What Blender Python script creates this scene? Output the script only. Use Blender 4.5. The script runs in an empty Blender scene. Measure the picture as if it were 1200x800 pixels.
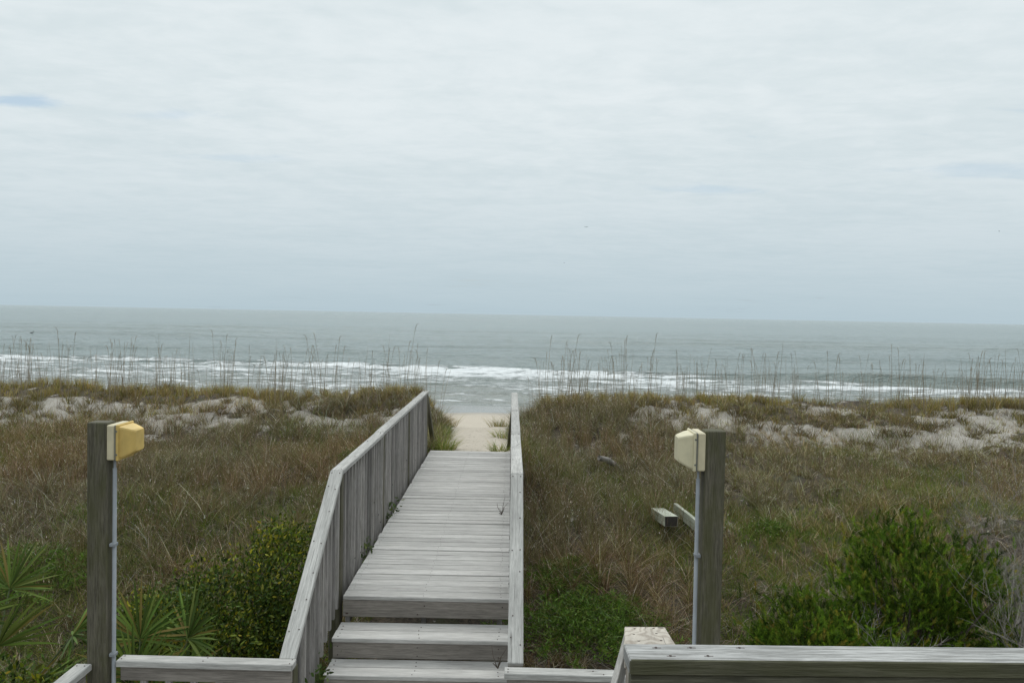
import bpy, math, random
import numpy as np
from mathutils import Vector, Matrix, Euler

random.seed(7); rng = np.random.default_rng(11)
UPV = Vector((0, 0, 1))
S = bpy.context.scene
C = S.collection
EZ = 6.0                      # eye height above the sea (m); walkway heights below are relative to it
R = math.radians

# ------------------------------------------------------------------ camera
cam = bpy.data.cameras.new('camera'); camo = bpy.data.objects.new('camera', cam); C.objects.link(camo)
cam.sensor_width = 23.1; cam.lens = 18.0; cam.clip_start = 0.05; cam.clip_end = 90000
CR = Matrix.Rotation(R(-0.04), 4, 'Z') @ Matrix.Rotation(R(90 - 1.93), 4, 'X') @ Matrix.Rotation(R(1.1), 4, 'Z')
camo.matrix_world = Matrix.Translation((0, 0, EZ)) @ CR
S.camera = camo
FP = 935.0
def at(px, py, y):            # point of the place at distance y that the photo shows at (px, py)
    v = CR.to_3x3() @ Vector(((px - 600) / FP, -(py - 400) / FP, -1))
    v = v * (y / v.y)
    return Vector((v.x, v.y, v.z + EZ))

# ------------------------------------------------------------------ tags
def tag(o, label=None, cat=None, group=None, kind=None):
    if label: o['label'] = label
    if cat: o['category'] = cat
    if group: o['group'] = group
    if kind: o['kind'] = kind
    return o
def empty(name, loc=(0, 0, 0), rz=0.0, label=None, cat=None, group=None):
    o = bpy.data.objects.new(name, None); C.objects.link(o)
    o.location = loc; o.rotation_euler = (0, 0, rz); o.empty_display_size = .1
    return tag(o, label, cat, group)
def link(name, me, parent=None, mats=()):
    o = bpy.data.objects.new(name, me); C.objects.link(o)
    for m in mats: me.materials.append(m)
    if parent is not None: o.parent = parent
    return o
def copy_tree(o, parent=None):
    c = o.copy(); C.objects.link(c)
    if parent is not None: c.parent = parent
    for ch in list(o.children): copy_tree(ch, c)
    return c

# ------------------------------------------------------------------ noise (numpy)
_T = np.random.default_rng(5).random((256, 256))
def vnoise(x, y):
    x = np.asarray(x, float); y = np.asarray(y, float)
    xi = np.floor(x).astype(int); yi = np.floor(y).astype(int)
    fx = x - xi; fy = y - yi
    fx = fx * fx * (3 - 2 * fx); fy = fy * fy * (3 - 2 * fy)
    a = _T[xi & 255, yi & 255]; b = _T[(xi + 1) & 255, yi & 255]
    c = _T[xi & 255, (yi + 1) & 255]; d = _T[(xi + 1) & 255, (yi + 1) & 255]
    return (a * (1 - fx) + b * fx) * (1 - fy) + (c * (1 - fx) + d * fx) * fy
def fbm(x, y, n=4):
    s = 0; a = .5; t = 0
    for i in range(n):
        s = s + a * vnoise(x * 2 ** i + 17.3 * i, y * 2 ** i + 9.1 * i); t += a; a *= .5
    return s / t
def ss(x, a, b):
    t = np.clip((x - a) / (b - a), 0, 1); return t * t * (3 - 2 * t)

# ------------------------------------------------------------------ terrain height
PY = [-500, 0, 6, 7.5, 8.6, 10.3, 12, 14, 16, 17.6, 18.4, 19.6, 22, 25, 29, 36, 45, 52, 60, 100, 400, 40000]
PZ = [-3.6, -3.55, -3.5, -3.38, -3.14, -2.78, -2.66, -2.56, -2.3, -2.06, -1.99, -2.08, -3.0, -4.2, -4.9, -5.25, -5.62, -6.0, -6.45, -8.5, -10, -12]
def path_x(y): return -.55 - .02 * (y - 14)
def ground(x, y):
    x = np.asarray(x, float); y = np.asarray(y, float)
    wob = (fbm(x * .11 + 3, y * 0 + 5, 2) - .5) * 2.4
    yy = y + wob * ss(y, 11, 15) * (1 - ss(y, 24, 32))
    z = np.interp(yy, PY, PZ)
    dune = ss(y, 6, 9) * (1 - ss(y, 22, 28))
    z = z + dune * ((fbm(x * .45, y * .45, 3) - .5) * .34 + (fbm(x * 1.6 + 7, y * 1.6, 3) - .5) * .26)
    z = z - .11 * ss(-x, 1.5, 6) * ss(y, 14, 18) * (1 - ss(y, 22, 28))
    z = z + (fbm(x * .5 + 40, y * .5, 2) - .5) * .16 * (1 - ss(y, 30, 44))
    z = z + (fbm(x * 5, y * 5 + 30, 3) - .5) * .05 * (1 - ss(y, 30, 40))
    # sand path from the end of the walkway through the dune to the beach
    pz = np.interp(y, [9.5, 11.5, 12.3, 14, 16.3, 17.5, 20, 23, 28], [-2.75, -2.32, -2.2, -2.24, -2.33, -2.52, -3.15, -3.95, -4.75])
    pz = pz + (fbm(x * 3.2, y * 3.2, 2) - .5) * .10 + (fbm(x * 8, y * 6, 2) - .5) * .06
    w = np.interp(y, [9, 12, 15, 17, 22, 28], [.6, .9, .65, .62, .9, 2.0])
    m = (1 - ss(np.abs(x - path_x(y)), w * .7, w * 2.3)) * ss(y, 10.6, 12) * (1 - ss(y, 26, 32))
    z = z * (1 - m) + pz * m
    return z + EZ
def pathmask(x, y):
    w = np.interp(y, [9, 12, 15, 17, 22, 28], [.55, .62, .56, .58, .9, 2.0])
    return (1 - ss(np.abs(x - path_x(y)), w * .75, w * 1.15)) * ss(y, 11.9, 12.6)
def sandmask(x, y):           # 1 = bare sand
    band = ss(y, 14.4, 16.2) * (1 - ss(y, 18.3, 19.0))
    n = fbm(x * .55 + 11, y * .8 + 2, 4)
    left = ss(-x, 2.6, 5.0)
    n = n + (fbm(x * 2.6 + 51, y * 3.0, 3) - .5) * .34
    s = band * ss(n + .06 * left + .05 * ss(x, 0, 2), .37, .56)
    s2 = ss(fbm(x * 1.3 + 31, y * 1.6 + 12, 4), .66, .76) * ss(y, 8, 11) * .6     # small bare spots lower down
    return np.clip(np.maximum(np.maximum(s, s2), pathmask(x, y)), 0, 1)
def G(x, y): return float(ground(np.array([x]), np.array([y]))[0])

# ------------------------------------------------------------------ shader helpers
def newmat(name):
    m = bpy.data.materials.new(name); m.use_nodes = True
    nt = m.node_tree; return m, nt, nt.nodes['Principled BSDF'], nt.nodes['Material Output']
def nd(nt, t, **kw):
    n = nt.nodes.new(t)
    for k, v in kw.items():
        if k.startswith('i_'): n.inputs[k[2:].replace('_', ' ')].default_value = v
        else: setattr(n, k, v)
    return n
def noise(nt, vec, scale, detail=4, rough=.55, dist=0):
    n = nd(nt, 'ShaderNodeTexNoise'); n.inputs['Scale'].default_value = scale
    n.inputs['Detail'].default_value = detail; n.inputs['Roughness'].default_value = rough
    n.inputs['Distortion'].default_value = dist
    if vec is not None: nt.links.new(vec, n.inputs['Vector'])
    return n.outputs['Fac']
def math_(nt, op, a, b=None, clamp=False):
    n = nd(nt, 'ShaderNodeMath', operation=op); n.use_clamp = clamp
    for i, v in enumerate((a, b)):
        if v is None: continue
        if isinstance(v, (int, float)): n.inputs[i].default_value = v
        else: nt.links.new(v, n.inputs[i])
    return n.outputs[0]
def mrange(nt, v, a, b, c=0., d=1., smooth=True):
    n = nd(nt, 'ShaderNodeMapRange'); n.clamp = True
    if smooth: n.interpolation_type = 'SMOOTHSTEP'
    nt.links.new(v, n.inputs[0])
    for i, q in zip((1, 2, 3, 4), (a, b, c, d)): n.inputs[i].default_value = q
    return n.outputs[0]
def mix(nt, f, a, b, typ='MIX'):
    n = nd(nt, 'ShaderNodeMix', data_type='RGBA', blend_type=typ)
    for i, v in ((0, f), (6, a), (7, b)):
        if isinstance(v, (int, float)): n.inputs[i].default_value = v
        elif isinstance(v, tuple): n.inputs[i].default_value = (*v, 1) if len(v) == 3 else v
        else: nt.links.new(v, n.inputs[i])
    return n.outputs[2]
def mapping(nt, vec, sc=(1, 1, 1), loc=(0, 0, 0)):
    n = nd(nt, 'ShaderNodeMapping'); nt.links.new(vec, n.inputs[0])
    n.inputs['Scale'].default_value = sc; n.inputs['Location'].default_value = loc
    return n.outputs[0]
def bump(nt, h, strength, dist, normal=None):
    n = nd(nt, 'ShaderNodeBump'); n.inputs['Strength'].default_value = strength
    n.inputs['Distance'].default_value = dist; nt.links.new(h, n.inputs['Height'])
    if normal is not None: nt.links.new(normal, n.inputs['Normal'])
    return n.outputs[0]

def wood(name, light, dark, moss=0.0, knots=1.0, mosscol=(.075, .075, .03), strong=False, rings=False):
    m, nt, p, out = newmat(name)
    uv = nd(nt, 'ShaderNodeUVMap').outputs[0]
    a = nd(nt, 'ShaderNodeAttribute', attribute_name='tone').outputs['Fac']
    warp = noise(nt, mapping(nt, uv, (1.3, 5, 1)), 1.0, 2)
    w2 = nd(nt, 'ShaderNodeVectorMath', operation='ADD'); nt.links.new(uv, w2.inputs[0])
    cx = nd(nt, 'ShaderNodeCombineXYZ'); nt.links.new(math_(nt, 'MULTIPLY', warp, .03), cx.inputs[1]); nt.links.new(cx.outputs[0], w2.inputs[1])
    fine = noise(nt, mapping(nt, w2.outputs[0], (14, 320, 1)), 1.0, 4, .7)
    med = noise(nt, mapping(nt, w2.outputs[0], (5, 90, 1)), 1.0, 4, .65, .5)
    big = noise(nt, mapping(nt, uv, (1.5, 9, 1)), 1.0, 4, .6)
    g = math_(nt, 'ADD', math_(nt, 'MULTIPLY', fine, .45), math_(nt, 'MULTIPLY', med, .55))
    g = mrange(nt, g, .36, .62)
    if strong: g = mrange(nt, math_(nt, 'ADD', math_(nt, 'MULTIPLY', g, .55), math_(nt, 'MULTIPLY', noise(nt, mapping(nt, w2.outputs[0], (.9, 110, 1), (5, 5, 0)), 1.0, 3, .6), .45)), .25, .75)
    if rings:      # flat-sawn growth rings
        su = nd(nt, 'ShaderNodeSeparateXYZ'); nt.links.new(uv, su.inputs[0])
        wob = noise(nt, mapping(nt, uv, (2.6, 9, 1), (2, 4, 0)), 1.0, 2, .4)
        ph = math_(nt, 'ADD', math_(nt, 'MULTIPLY', su.outputs[1], 130), math_(nt, 'MULTIPLY', wob, 46))
        g = math_(nt, 'ADD', math_(nt, 'MULTIPLY', g, .35), math_(nt, 'MULTIPLY', mrange(nt, math_(nt, 'SINE', ph), -1, .2), .65))
    col = mix(nt, g, dark, light)
    blot = mrange(nt, big, .32, .68, .82, 1.08)
    bc = nd(nt, 'ShaderNodeCombineColor'); [nt.links.new(blot, bc.inputs[i]) for i in range(3)]
    col = mix(nt, 1.0, col, bc.outputs[0], 'MULTIPLY')
    # knots
    vor = nd(nt, 'ShaderNodeTexVoronoi'); nt.links.new(mapping(nt, uv, (1.6, 9, 1)), vor.inputs['Vector']); vor.inputs['Scale'].default_value = 1
    kn = mrange(nt, vor.outputs['Distance'], .045, .11, 1, 0)
    col = mix(nt, math_(nt, 'MULTIPLY', kn, .62 * knots), col, (.05, .043, .037))
    # fine checks (cracks) along the grain
    cr = mrange(nt, noise(nt, mapping(nt, w2.outputs[0], (2.2, 120, 1), (3, 7, 0)), 1.0, 2, .5), .27, .34, 1, 0)
    col = mix(nt, math_(nt, 'MULTIPLY', cr, .55), col, (.045, .04, .036))
    if moss:
        mk = mrange(nt, noise(nt, mapping(nt, uv, (2.5, 9, 1), (9, 2, 0)), 1.0, 5, .65), .38, .66, 0, moss)
        col = mix(nt, mk, col, mosscol)
    tc = nd(nt, 'ShaderNodeCombineColor'); [nt.links.new(a, tc.inputs[i]) for i in range(3)]
    col = mix(nt, 1.0, col, tc.outputs[0], 'MULTIPLY')
    nt.links.new(col, p.inputs['Base Color'])
    p.inputs['Roughness'].default_value = .82; p.inputs['Specular IOR Level'].default_value = .3
    h = math_(nt, 'SUBTRACT', g, math_(nt, 'MULTIPLY', cr, 1.2))
    nt.links.new(bump(nt, h, .5, .003), p.inputs['Normal'])
    return m
def plain(name, col, rough=.6, metal=0, var=.15, scale=30):
    m, nt, p, out = newmat(name)
    tc = nd(nt, 'ShaderNodeTexCoord').outputs['Object']
    n = noise(nt, tc, scale, 5, .6)
    f = mrange(nt, n, .3, .7, 1 - var, 1 + var)
    cc = nd(nt, 'ShaderNodeCombineColor'); [nt.links.new(f, cc.inputs[i]) for i in range(3)]
    nt.links.new(mix(nt, 1.0, col, cc.outputs[0], 'MULTIPLY'), p.inputs['Base Color'])
    p.inputs['Roughness'].default_value = rough; p.inputs['Metallic'].default_value = metal
    nt.links.new(bump(nt, n, .15, .002), p.inputs['Normal'])
    return m
def leafmat(name, rough=.55, trans=.3, spec=.4):
    m, nt, p, out = newmat(name)
    c = nd(nt, 'ShaderNodeAttribute', attribute_name='tint').outputs['Color']
    nt.links.new(c, p.inputs['Base Color']); p.inputs['Roughness'].default_value = rough
    p.inputs['Specular IOR Level'].default_value = spec
    if trans:
        t = nd(nt, 'ShaderNodeBsdfTranslucent'); nt.links.new(c, t.inputs[0])
        mx = nd(nt, 'ShaderNodeMixShader'); mx.inputs[0].default_value = trans
        nt.links.new(p.outputs[0], mx.inputs[1]); nt.links.new(t.outputs[0], mx.inputs[2]); nt.links.new(mx.outputs[0], out.inputs[0])
    return m

M = {}
M['deck'] = wood('weathered_decking', (.53, .512, .485), (.37, .353, .332), knots=.3)
M['rail'] = wood('weathered_rail', (.52, .505, .475), (.33, .32, .30), knots=.8)
M['baluster'] = wood('weathered_baluster', (.36, .335, .318), (.20, .185, .176), moss=.2, knots=.8)
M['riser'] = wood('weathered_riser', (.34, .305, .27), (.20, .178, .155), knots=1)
M['post'] = wood('mossy_post', (.165, .15, .11), (.065, .058, .042), moss=.7, knots=.6)
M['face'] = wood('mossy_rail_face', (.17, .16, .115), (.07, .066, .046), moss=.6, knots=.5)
M['clean'] = wood('pale_handrail', (.55, .50, .43), (.34, .29, .24), knots=1, rings=True)
M['near'] = wood('coarse_bleached_rail', (.48, .475, .46), (.24, .235, .222), knots=.6, strong=True)
M['offcut'] = wood('pale_offcut', (.60, .61, .52), (.36, .37, .30), moss=.4, mosscol=(.09, .12, .04))
M['nail'] = plain('rusty_nail', (.055, .035, .028), .8, 0, .3)
M['dark'] = plain('sawn_dark_end', (.03, .025, .02), .9)
M['cream'] = plain('cream_plastic', (.60, .53, .36), .5, 0, .08, 14)
M['cream2'] = plain('pale_cream_plastic', (.62, .56, .38), .5, 0, .07, 14)
M['yellow'] = plain('aged_yellow_plastic', (.62, .43, .13), .5, 0, .14, 9)
M['gasket'] = plain('grey_gasket', (.16, .16, .14), .6)
M['conduit'] = plain('grey_conduit', (.24, .255, .27), .55, 0, .1, 8)
M['grass'] = leafmat('dune_grass_blades', .85, .25, .06)
M['leaf'] = leafmat('glossy_leaves', .5, .22, .22)
M['needle'] = leafmat('juniper_sprays', .8, .15, .05)
M['frond'] = leafmat('palmetto_fronds', .55, .22, .15)
M['bark'] = plain('grey_brown_bark', (.10, .08, .06), .9, 0, .3)
M['twig'] = plain('bleached_twigs', (.27, .245, .22), .9, 0, .3)
M['stalk'] = plain('dry_stalk', (.26, .215, .15), .9, 0, .3, 4)
M['drift'] = plain('driftwood', (.25, .228, .205), .9, 0, .4, 9)
M['bird'] = plain('dark_plumage', (.05, .048, .045), .8)

# ------------------------------------------------------------------ board builder
class MB:
    def __init__(s): s.v = []; s.f = []; s.uv = []; s.tone = []; s.mi = []; s.sm = []
    def box(s, c, ax, ay, L, W, T, ch=.004, tone=None, mi=0, endmi=None):
        """box centred at c; ax = along the grain (L), ay = across (W), az = thickness (T)"""
        c = Vector(c); ax = Vector(ax).normalized(); ay = Vector(ay); ay = (ay - ax * ay.dot(ax)).normalized(); az = ax.cross(ay)
        h = (L / 2, W / 2, T / 2); base = len(s.v); idx = {}; loc = []
        for sx in (-1, 1):
            for sy in (-1, 1):
                for sz in (-1, 1):
                    for k in range(3):
                        q = [sx * h[0], sy * h[1], sz * h[2]]
                        for j in range(3):
                            if j != k: q[j] -= (sx, sy, sz)[j] * ch
                        idx[(sx, sy, sz, k)] = base + len(loc); loc.append(q)
        s.v += [tuple(c + ax * q[0] + ay * q[1] + az * q[2]) for q in loc]
        ou, ov = random.random() * 40, random.random() * 40
        tn = tone if tone is not None else random.uniform(.86, 1.1)
        def add(ids, k, m):
            vs = [Vector(s.v[i]) for i in ids]
            n = (vs[1] - vs[0]).cross(vs[2] - vs[0])
            mid = sum(vs, Vector()) / len(vs) - c
            if n.dot(mid) < 0: ids = ids[::-1]
            s.f.append(ids)
            for i in ids:
                q = loc[i - base]
                if k == 0: s.uv.append((ou + q[1] * .3, ov + q[2]))
                elif k == 1: s.uv.append((ou + q[0], ov + 3 + q[2]))
                else: s.uv.append((ou + q[0], ov + q[1]))
            s.tone.append(tn); s.mi.append(m)
        for k in range(3):
            a, b = [j for j in range(3) if j != k]
            for sg in (-1, 1):
                ids = []
                for sa, sb in ((-1, -1), (1, -1), (1, 1), (-1, 1)):
                    key = [0, 0, 0]; key[k] = sg; key[a] = sa; key[b] = sb
                    ids.append(idx[(*key, k)])
                add(ids, k, endmi if (k == 0 and endmi is not None) else mi)
        for e in range(3):
            a, b = [j for j in range(3) if j != e]
            for sa in (-1, 1):
                for sb in (-1, 1):
                    def K(se, kk):
                        key = [0, 0, 0]; key[e] = se; key[a] = sa; key[b] = sb; return idx[(*key, kk)]
                    add([K(-1, a), K(1, a), K(1, b), K(-1, b)], 1 if e == 0 else 2, mi)
        for sx in (-1, 1):
            for sy in (-1, 1):
                for sz in (-1, 1): add([idx[(sx, sy, sz, k)] for k in range(3)], 2, mi)
        return s
    def prism(s, pts, ext, tone=None, mi=0):
        """pts: planar polygon, ext: extrusion vector; grain along the vertical"""
        pts = [Vector(p) for p in pts]; ext = Vector(ext); n = len(pts); base = len(s.v)
        s.v += [tuple(p) for p in pts] + [tuple(p + ext) for p in pts]
        tn = tone if tone is not None else random.uniform(.85, 1.1); ou, ov = random.random() * 40, random.random() * 40
        cen = sum(pts, Vector()) / n + ext / 2
        fs = [list(range(base, base + n)), list(range(base + n, base + 2 * n))] + [[base + i, base + (i + 1) % n, base + n + (i + 1) % n, base + n + i] for i in range(n)]
        for f in fs:
            vs = [Vector(s.v[i]) for i in f]
            if (vs[1] - vs[0]).cross(vs[2] - vs[0]).dot(sum(vs, Vector()) / len(vs) - cen) < 0: f = f[::-1]
            s.f.append(f)
            for i in f: p = s.v[i]; s.uv.append((ou + p[2], ov + p[0] + p[1]))
            s.tone.append(tn); s.mi.append(mi)
        return s
    def nail(s, p, n, r=.004, mi=1, h=.0015):
        n = Vector(n).normalized(); a = n.orthogonal().normalized(); b = n.cross(a); base = len(s.v); p = Vector(p)
        k = 6
        for i in range(k):
            t = 2 * math.pi * i / k; q = p + (a * math.cos(t) + b * math.sin(t)) * r
            s.v.append(tuple(q - n * .002)); s.v.append(tuple(q + n * h))
        s.f.append([base + 2 * i + 1 for i in range(k)]); s.uv += [(0, 0)] * k; s.tone.append(1); s.mi.append(mi)
        for i in range(k):
            j = (i + 1) % k; s.f.append([base + 2 * i, base + 2 * j, base + 2 * j + 1, base + 2 * i + 1]); s.uv += [(0, 0)] * 4; s.tone.append(1); s.mi.append(mi)
    def tube(s, pts, rads, k=6, mi=0):
        base = len(s.v); pts = [Vector(p) for p in pts]
        for i, p in enumerate(pts):
            d = (pts[min(i + 1, len(pts) - 1)] - pts[max(i - 1, 0)]).normalized()
            a = d.cross(Vector((.31, .87, .12))).normalized(); b = d.cross(a)
            for j in range(k):
                t = 2 * math.pi * j / k; s.v.append(tuple(p + (a * math.cos(t) + b * math.sin(t)) * rads[i]))
        for i in range(len(pts) - 1):
            for j in range(k):
                q = (j + 1) % k
                s.f.append([base + i * k + j, base + i * k + q, base + (i + 1) * k + q, base + (i + 1) * k + j])
                s.uv += [(i * .1, j * .02)] * 4; s.tone.append(1); s.mi.append(mi)
        for e, o_ in ((0, 1), (len(pts) - 1, 0)):
            f = [base + e * k + j for j in range(k)]; f = f[::-1] if o_ == 0 else f
            s.f.append(f); s.uv += [(0, 0)] * k; s.tone.append(1); s.mi.append(mi)
        return s
    def build(s, name, mats, parent=None, smooth=False):
        me = bpy.data.meshes.new(name); me.from_pydata(s.v, [], s.f)
        uvl = me.uv_layers.new(name='UVMap'); uvl.data.foreach_set('uv', np.array(s.uv, np.float32).ravel())
        at_ = me.attributes.new('tone', 'FLOAT', 'FACE'); at_.data.foreach_set('value', np.array(s.tone, np.float32))
        me.polygons.foreach_set('material_index', np.array(s.mi, np.int32))
        if smooth: me.polygons.foreach_set('use_smooth', np.ones(len(s.f), bool))
        me.update()
        return link(name, me, parent, mats if isinstance(mats, (list, tuple)) else [mats])

# ------------------------------------------------------------------ strips (blades, needles, leaves)
def strips_mesh(name, base, d, L, W, bend, side, col, prof=(1.0, .85, .5), ts=(0, .4, .75), fold=0.0):
    base, d, bend, side = [np.asarray(a, float) for a in (base, d, bend, side)]
    n = len(base); L = np.asarray(L)[:, None]; W = np.asarray(W)[:, None]
    lv = []
    for t, w in zip(ts, prof):
        p = base + d * L * t + bend * L * t * t
        lv += [p - side * W * w * .5, p + side * W * w * .5]
    lv.append(base + d * L + bend * L)
    k = len(lv); V = np.stack(lv, 1).reshape(-1, 3)
    nq = len(ts) - 1; off = (np.arange(n) * k)[:, None]
    loops = []
    for i in range(nq): loops += [2 * i, 2 * i + 1, 2 * i + 3, 2 * i + 2]
    loops += [2 * nq, 2 * nq + 1, 2 * nq + 2]
    LP = (off + np.array(loops)[None, :]).ravel()
    tot = np.tile(np.array([4] * nq + [3]), n); st = np.concatenate([[0], np.cumsum(tot)[:-1]])
    me = bpy.data.meshes.new(name)
    me.vertices.add(len(V)); me.vertices.foreach_set('co', V.astype(np.float32).ravel())
    me.loops.add(len(LP)); me.loops.foreach_set('vertex_index', LP.astype(np.int32))
    me.polygons.add(len(tot)); me.polygons.foreach_set('loop_start', st.astype(np.int32)); me.polygons.foreach_set('loop_total', tot.astype(np.int32))
    me.polygons.foreach_set('use_smooth', np.ones(len(tot), bool))
    ca = me.attributes.new('tint', 'FLOAT_COLOR', 'POINT')
    cc = np.concatenate([np.asarray(col, float), np.ones((n, 1))], 1)
    ca.data.foreach_set('color', np.repeat(cc, k, 0).astype(np.float32).ravel())
    me.update(); me.validate()
    return me
def unit(v): return v / np.maximum(np.linalg.norm(v, axis=1, keepdims=True), 1e-9)
def palette(n, cols, wts, var=.18, r=rng):
    cols = np.array(cols); i = r.choice(len(cols), n, p=np.array(wts) / np.sum(wts))
    c = cols[i] * (1 + r.normal(0, var, (n, 1))) * (1 + r.normal(0, .06, (n, 3)))
    return np.clip(c, .005, .8)

# ------------------------------------------------------------------ ground sheet
def growing(lim, dense, step, ratio=1.35):
    a = list(np.arange(0, dense + 1e-6, step)); s = step
    while a[-1] < lim: s *= ratio; a.append(a[-1] + s)
    return np.array(a)
xs = growing(30000, 15, .11); xs = np.concatenate([-xs[:0:-1], xs])
yb = -growing(300, 2, .8)[:0:-1] ; yf = np.concatenate([np.arange(0, 6, .4), np.arange(6, 21, .10), np.arange(21, 56, .35)])
yl = growing(30000, 1, .6) + yf[-1] + .3
ys = np.concatenate([yb, yf, yl])
X, Y = np.meshgrid(xs, ys); Z = ground(X, Y)
def grid_mesh(name, X, Y, Z, attrs, mat):
    nr, nc = X.shape; V = np.stack([X, Y, Z], -1).reshape(-1, 3)
    i = np.arange(nr - 1)[:, None] * nc + np.arange(nc - 1)[None]; i = i.ravel()
    F = np.stack([i, i + 1, i + nc + 1, i + nc], 1)
    me = bpy.data.meshes.new(name)
    me.vertices.add(len(V)); me.vertices.foreach_set('co', V.astype(np.float32).ravel())
    me.loops.add(F.size); me.loops.foreach_set('vertex_index', F.astype(np.int32).ravel())
    me.polygons.add(len(F)); me.polygons.foreach_set('loop_start', (np.arange(len(F)) * 4).astype(np.int32)); me.polygons.foreach_set('loop_total', np.full(len(F), 4, np.int32))
    me.polygons.foreach_set('use_smooth', np.ones(len(F), bool))
    for k, a in attrs.items():
        q = me.attributes.new(k, 'FLOAT', 'POINT'); q.data.foreach_set('value', a.astype(np.float32).ravel())
    me.update()
    return link(name, me, None, [mat])
def m_ground():
    m, nt, p, out = newmat('sand_and_litter')
    pos = nd(nt, 'ShaderNodeNewGeometry').outputs['Position']
    lit = nd(nt, 'ShaderNodeAttribute', attribute_name='litter').outputs['Fac']
    wet = nd(nt, 'ShaderNodeAttribute', attribute_name='wet').outputs['Fac']
    warm = nd(nt, 'ShaderNodeAttribute', attribute_name='warm').outputs['Fac']
    n1 = noise(nt, pos, 1.1, 6, .6); n2 = noise(nt, pos, 22, 6, .7); n3 = noise(nt, pos, 140, 3, .6)
    sand = mix(nt, mrange(nt, n1, .3, .7), (.32, .295, .26), (.45, .417, .37))
    sand = mix(nt, warm, sand, (.56, .485, .39))
    sand = mix(nt, mrange(nt, n2, .54, .68, 0, .7), sand, (.17, .14, .10))      # bits of dry debris
    sand = mix(nt, mrange(nt, n3, .3, .7, 0, .3), sand, (.30, .27, .23))
    duff = mix(nt, mrange(nt, n2, .35, .65), (.03, .023, .016), (.11, .085, .06))
    duff = mix(nt, mrange(nt, noise(nt, pos, 2.3, 4, .6), .5, .66, 0, .5), duff, (.045, .06, .02))
    n4 = noise(nt, pos, 5.5, 5, .65)
    f = math_(nt, 'ADD', lit, math_(nt, 'ADD', math_(nt, 'MULTIPLY', math_(nt, 'SUBTRACT', n2, .5), .9), math_(nt, 'MULTIPLY', math_(nt, 'SUBTRACT', n4, .47), mrange(nt, warm, 0, .3, 2.2, 0))))
    col = mix(nt, mrange(nt, f, .35, .65), sand, duff)
    col = mix(nt, wet, col, (.22, .195, .16))
    nt.links.new(col, p.inputs['Base Color'])
    nt.links.new(mrange(nt, wet, .2, .9, .95, .16), p.inputs['Roughness'])
    p.inputs['Specular IOR Level'].default_value = .4
    nz = math_(nt, 'ADD', n2, math_(nt, 'MULTIPLY', n3, .4))
    b = nd(nt, 'ShaderNodeBump'); b.inputs['Distance'].default_value = .03
    nt.links.new(nz, b.inputs['Height']); nt.links.new(mrange(nt, wet, 0, .6, .6, 0), b.inputs['Strength'])
    nt.links.new(b.outputs[0], p.inputs['Normal'])
    return m
sm = sandmask(X, Y)
veg = (1 - sm) * ss(Y, -2, 0) * (1 - ss(Y, 20.5, 23)) + (Y < 0) * 1.0
warm = np.maximum(ss(Y, 26, 34) * (1 - ss(Y, 42, 47)) * .85, .75 * pathmask(X, Y) * (Y < 30))
wet = ss(Y + (fbm(X * .12, Y * 0 + 3, 3) - .5) * 3.5, 43.5, 46.0)
grid_mesh('ground', X, Y, Z, {'litter': np.clip(veg, 0, 1), 'wet': wet, 'warm': warm}, m_ground())['kind'] = 'structure'

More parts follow.
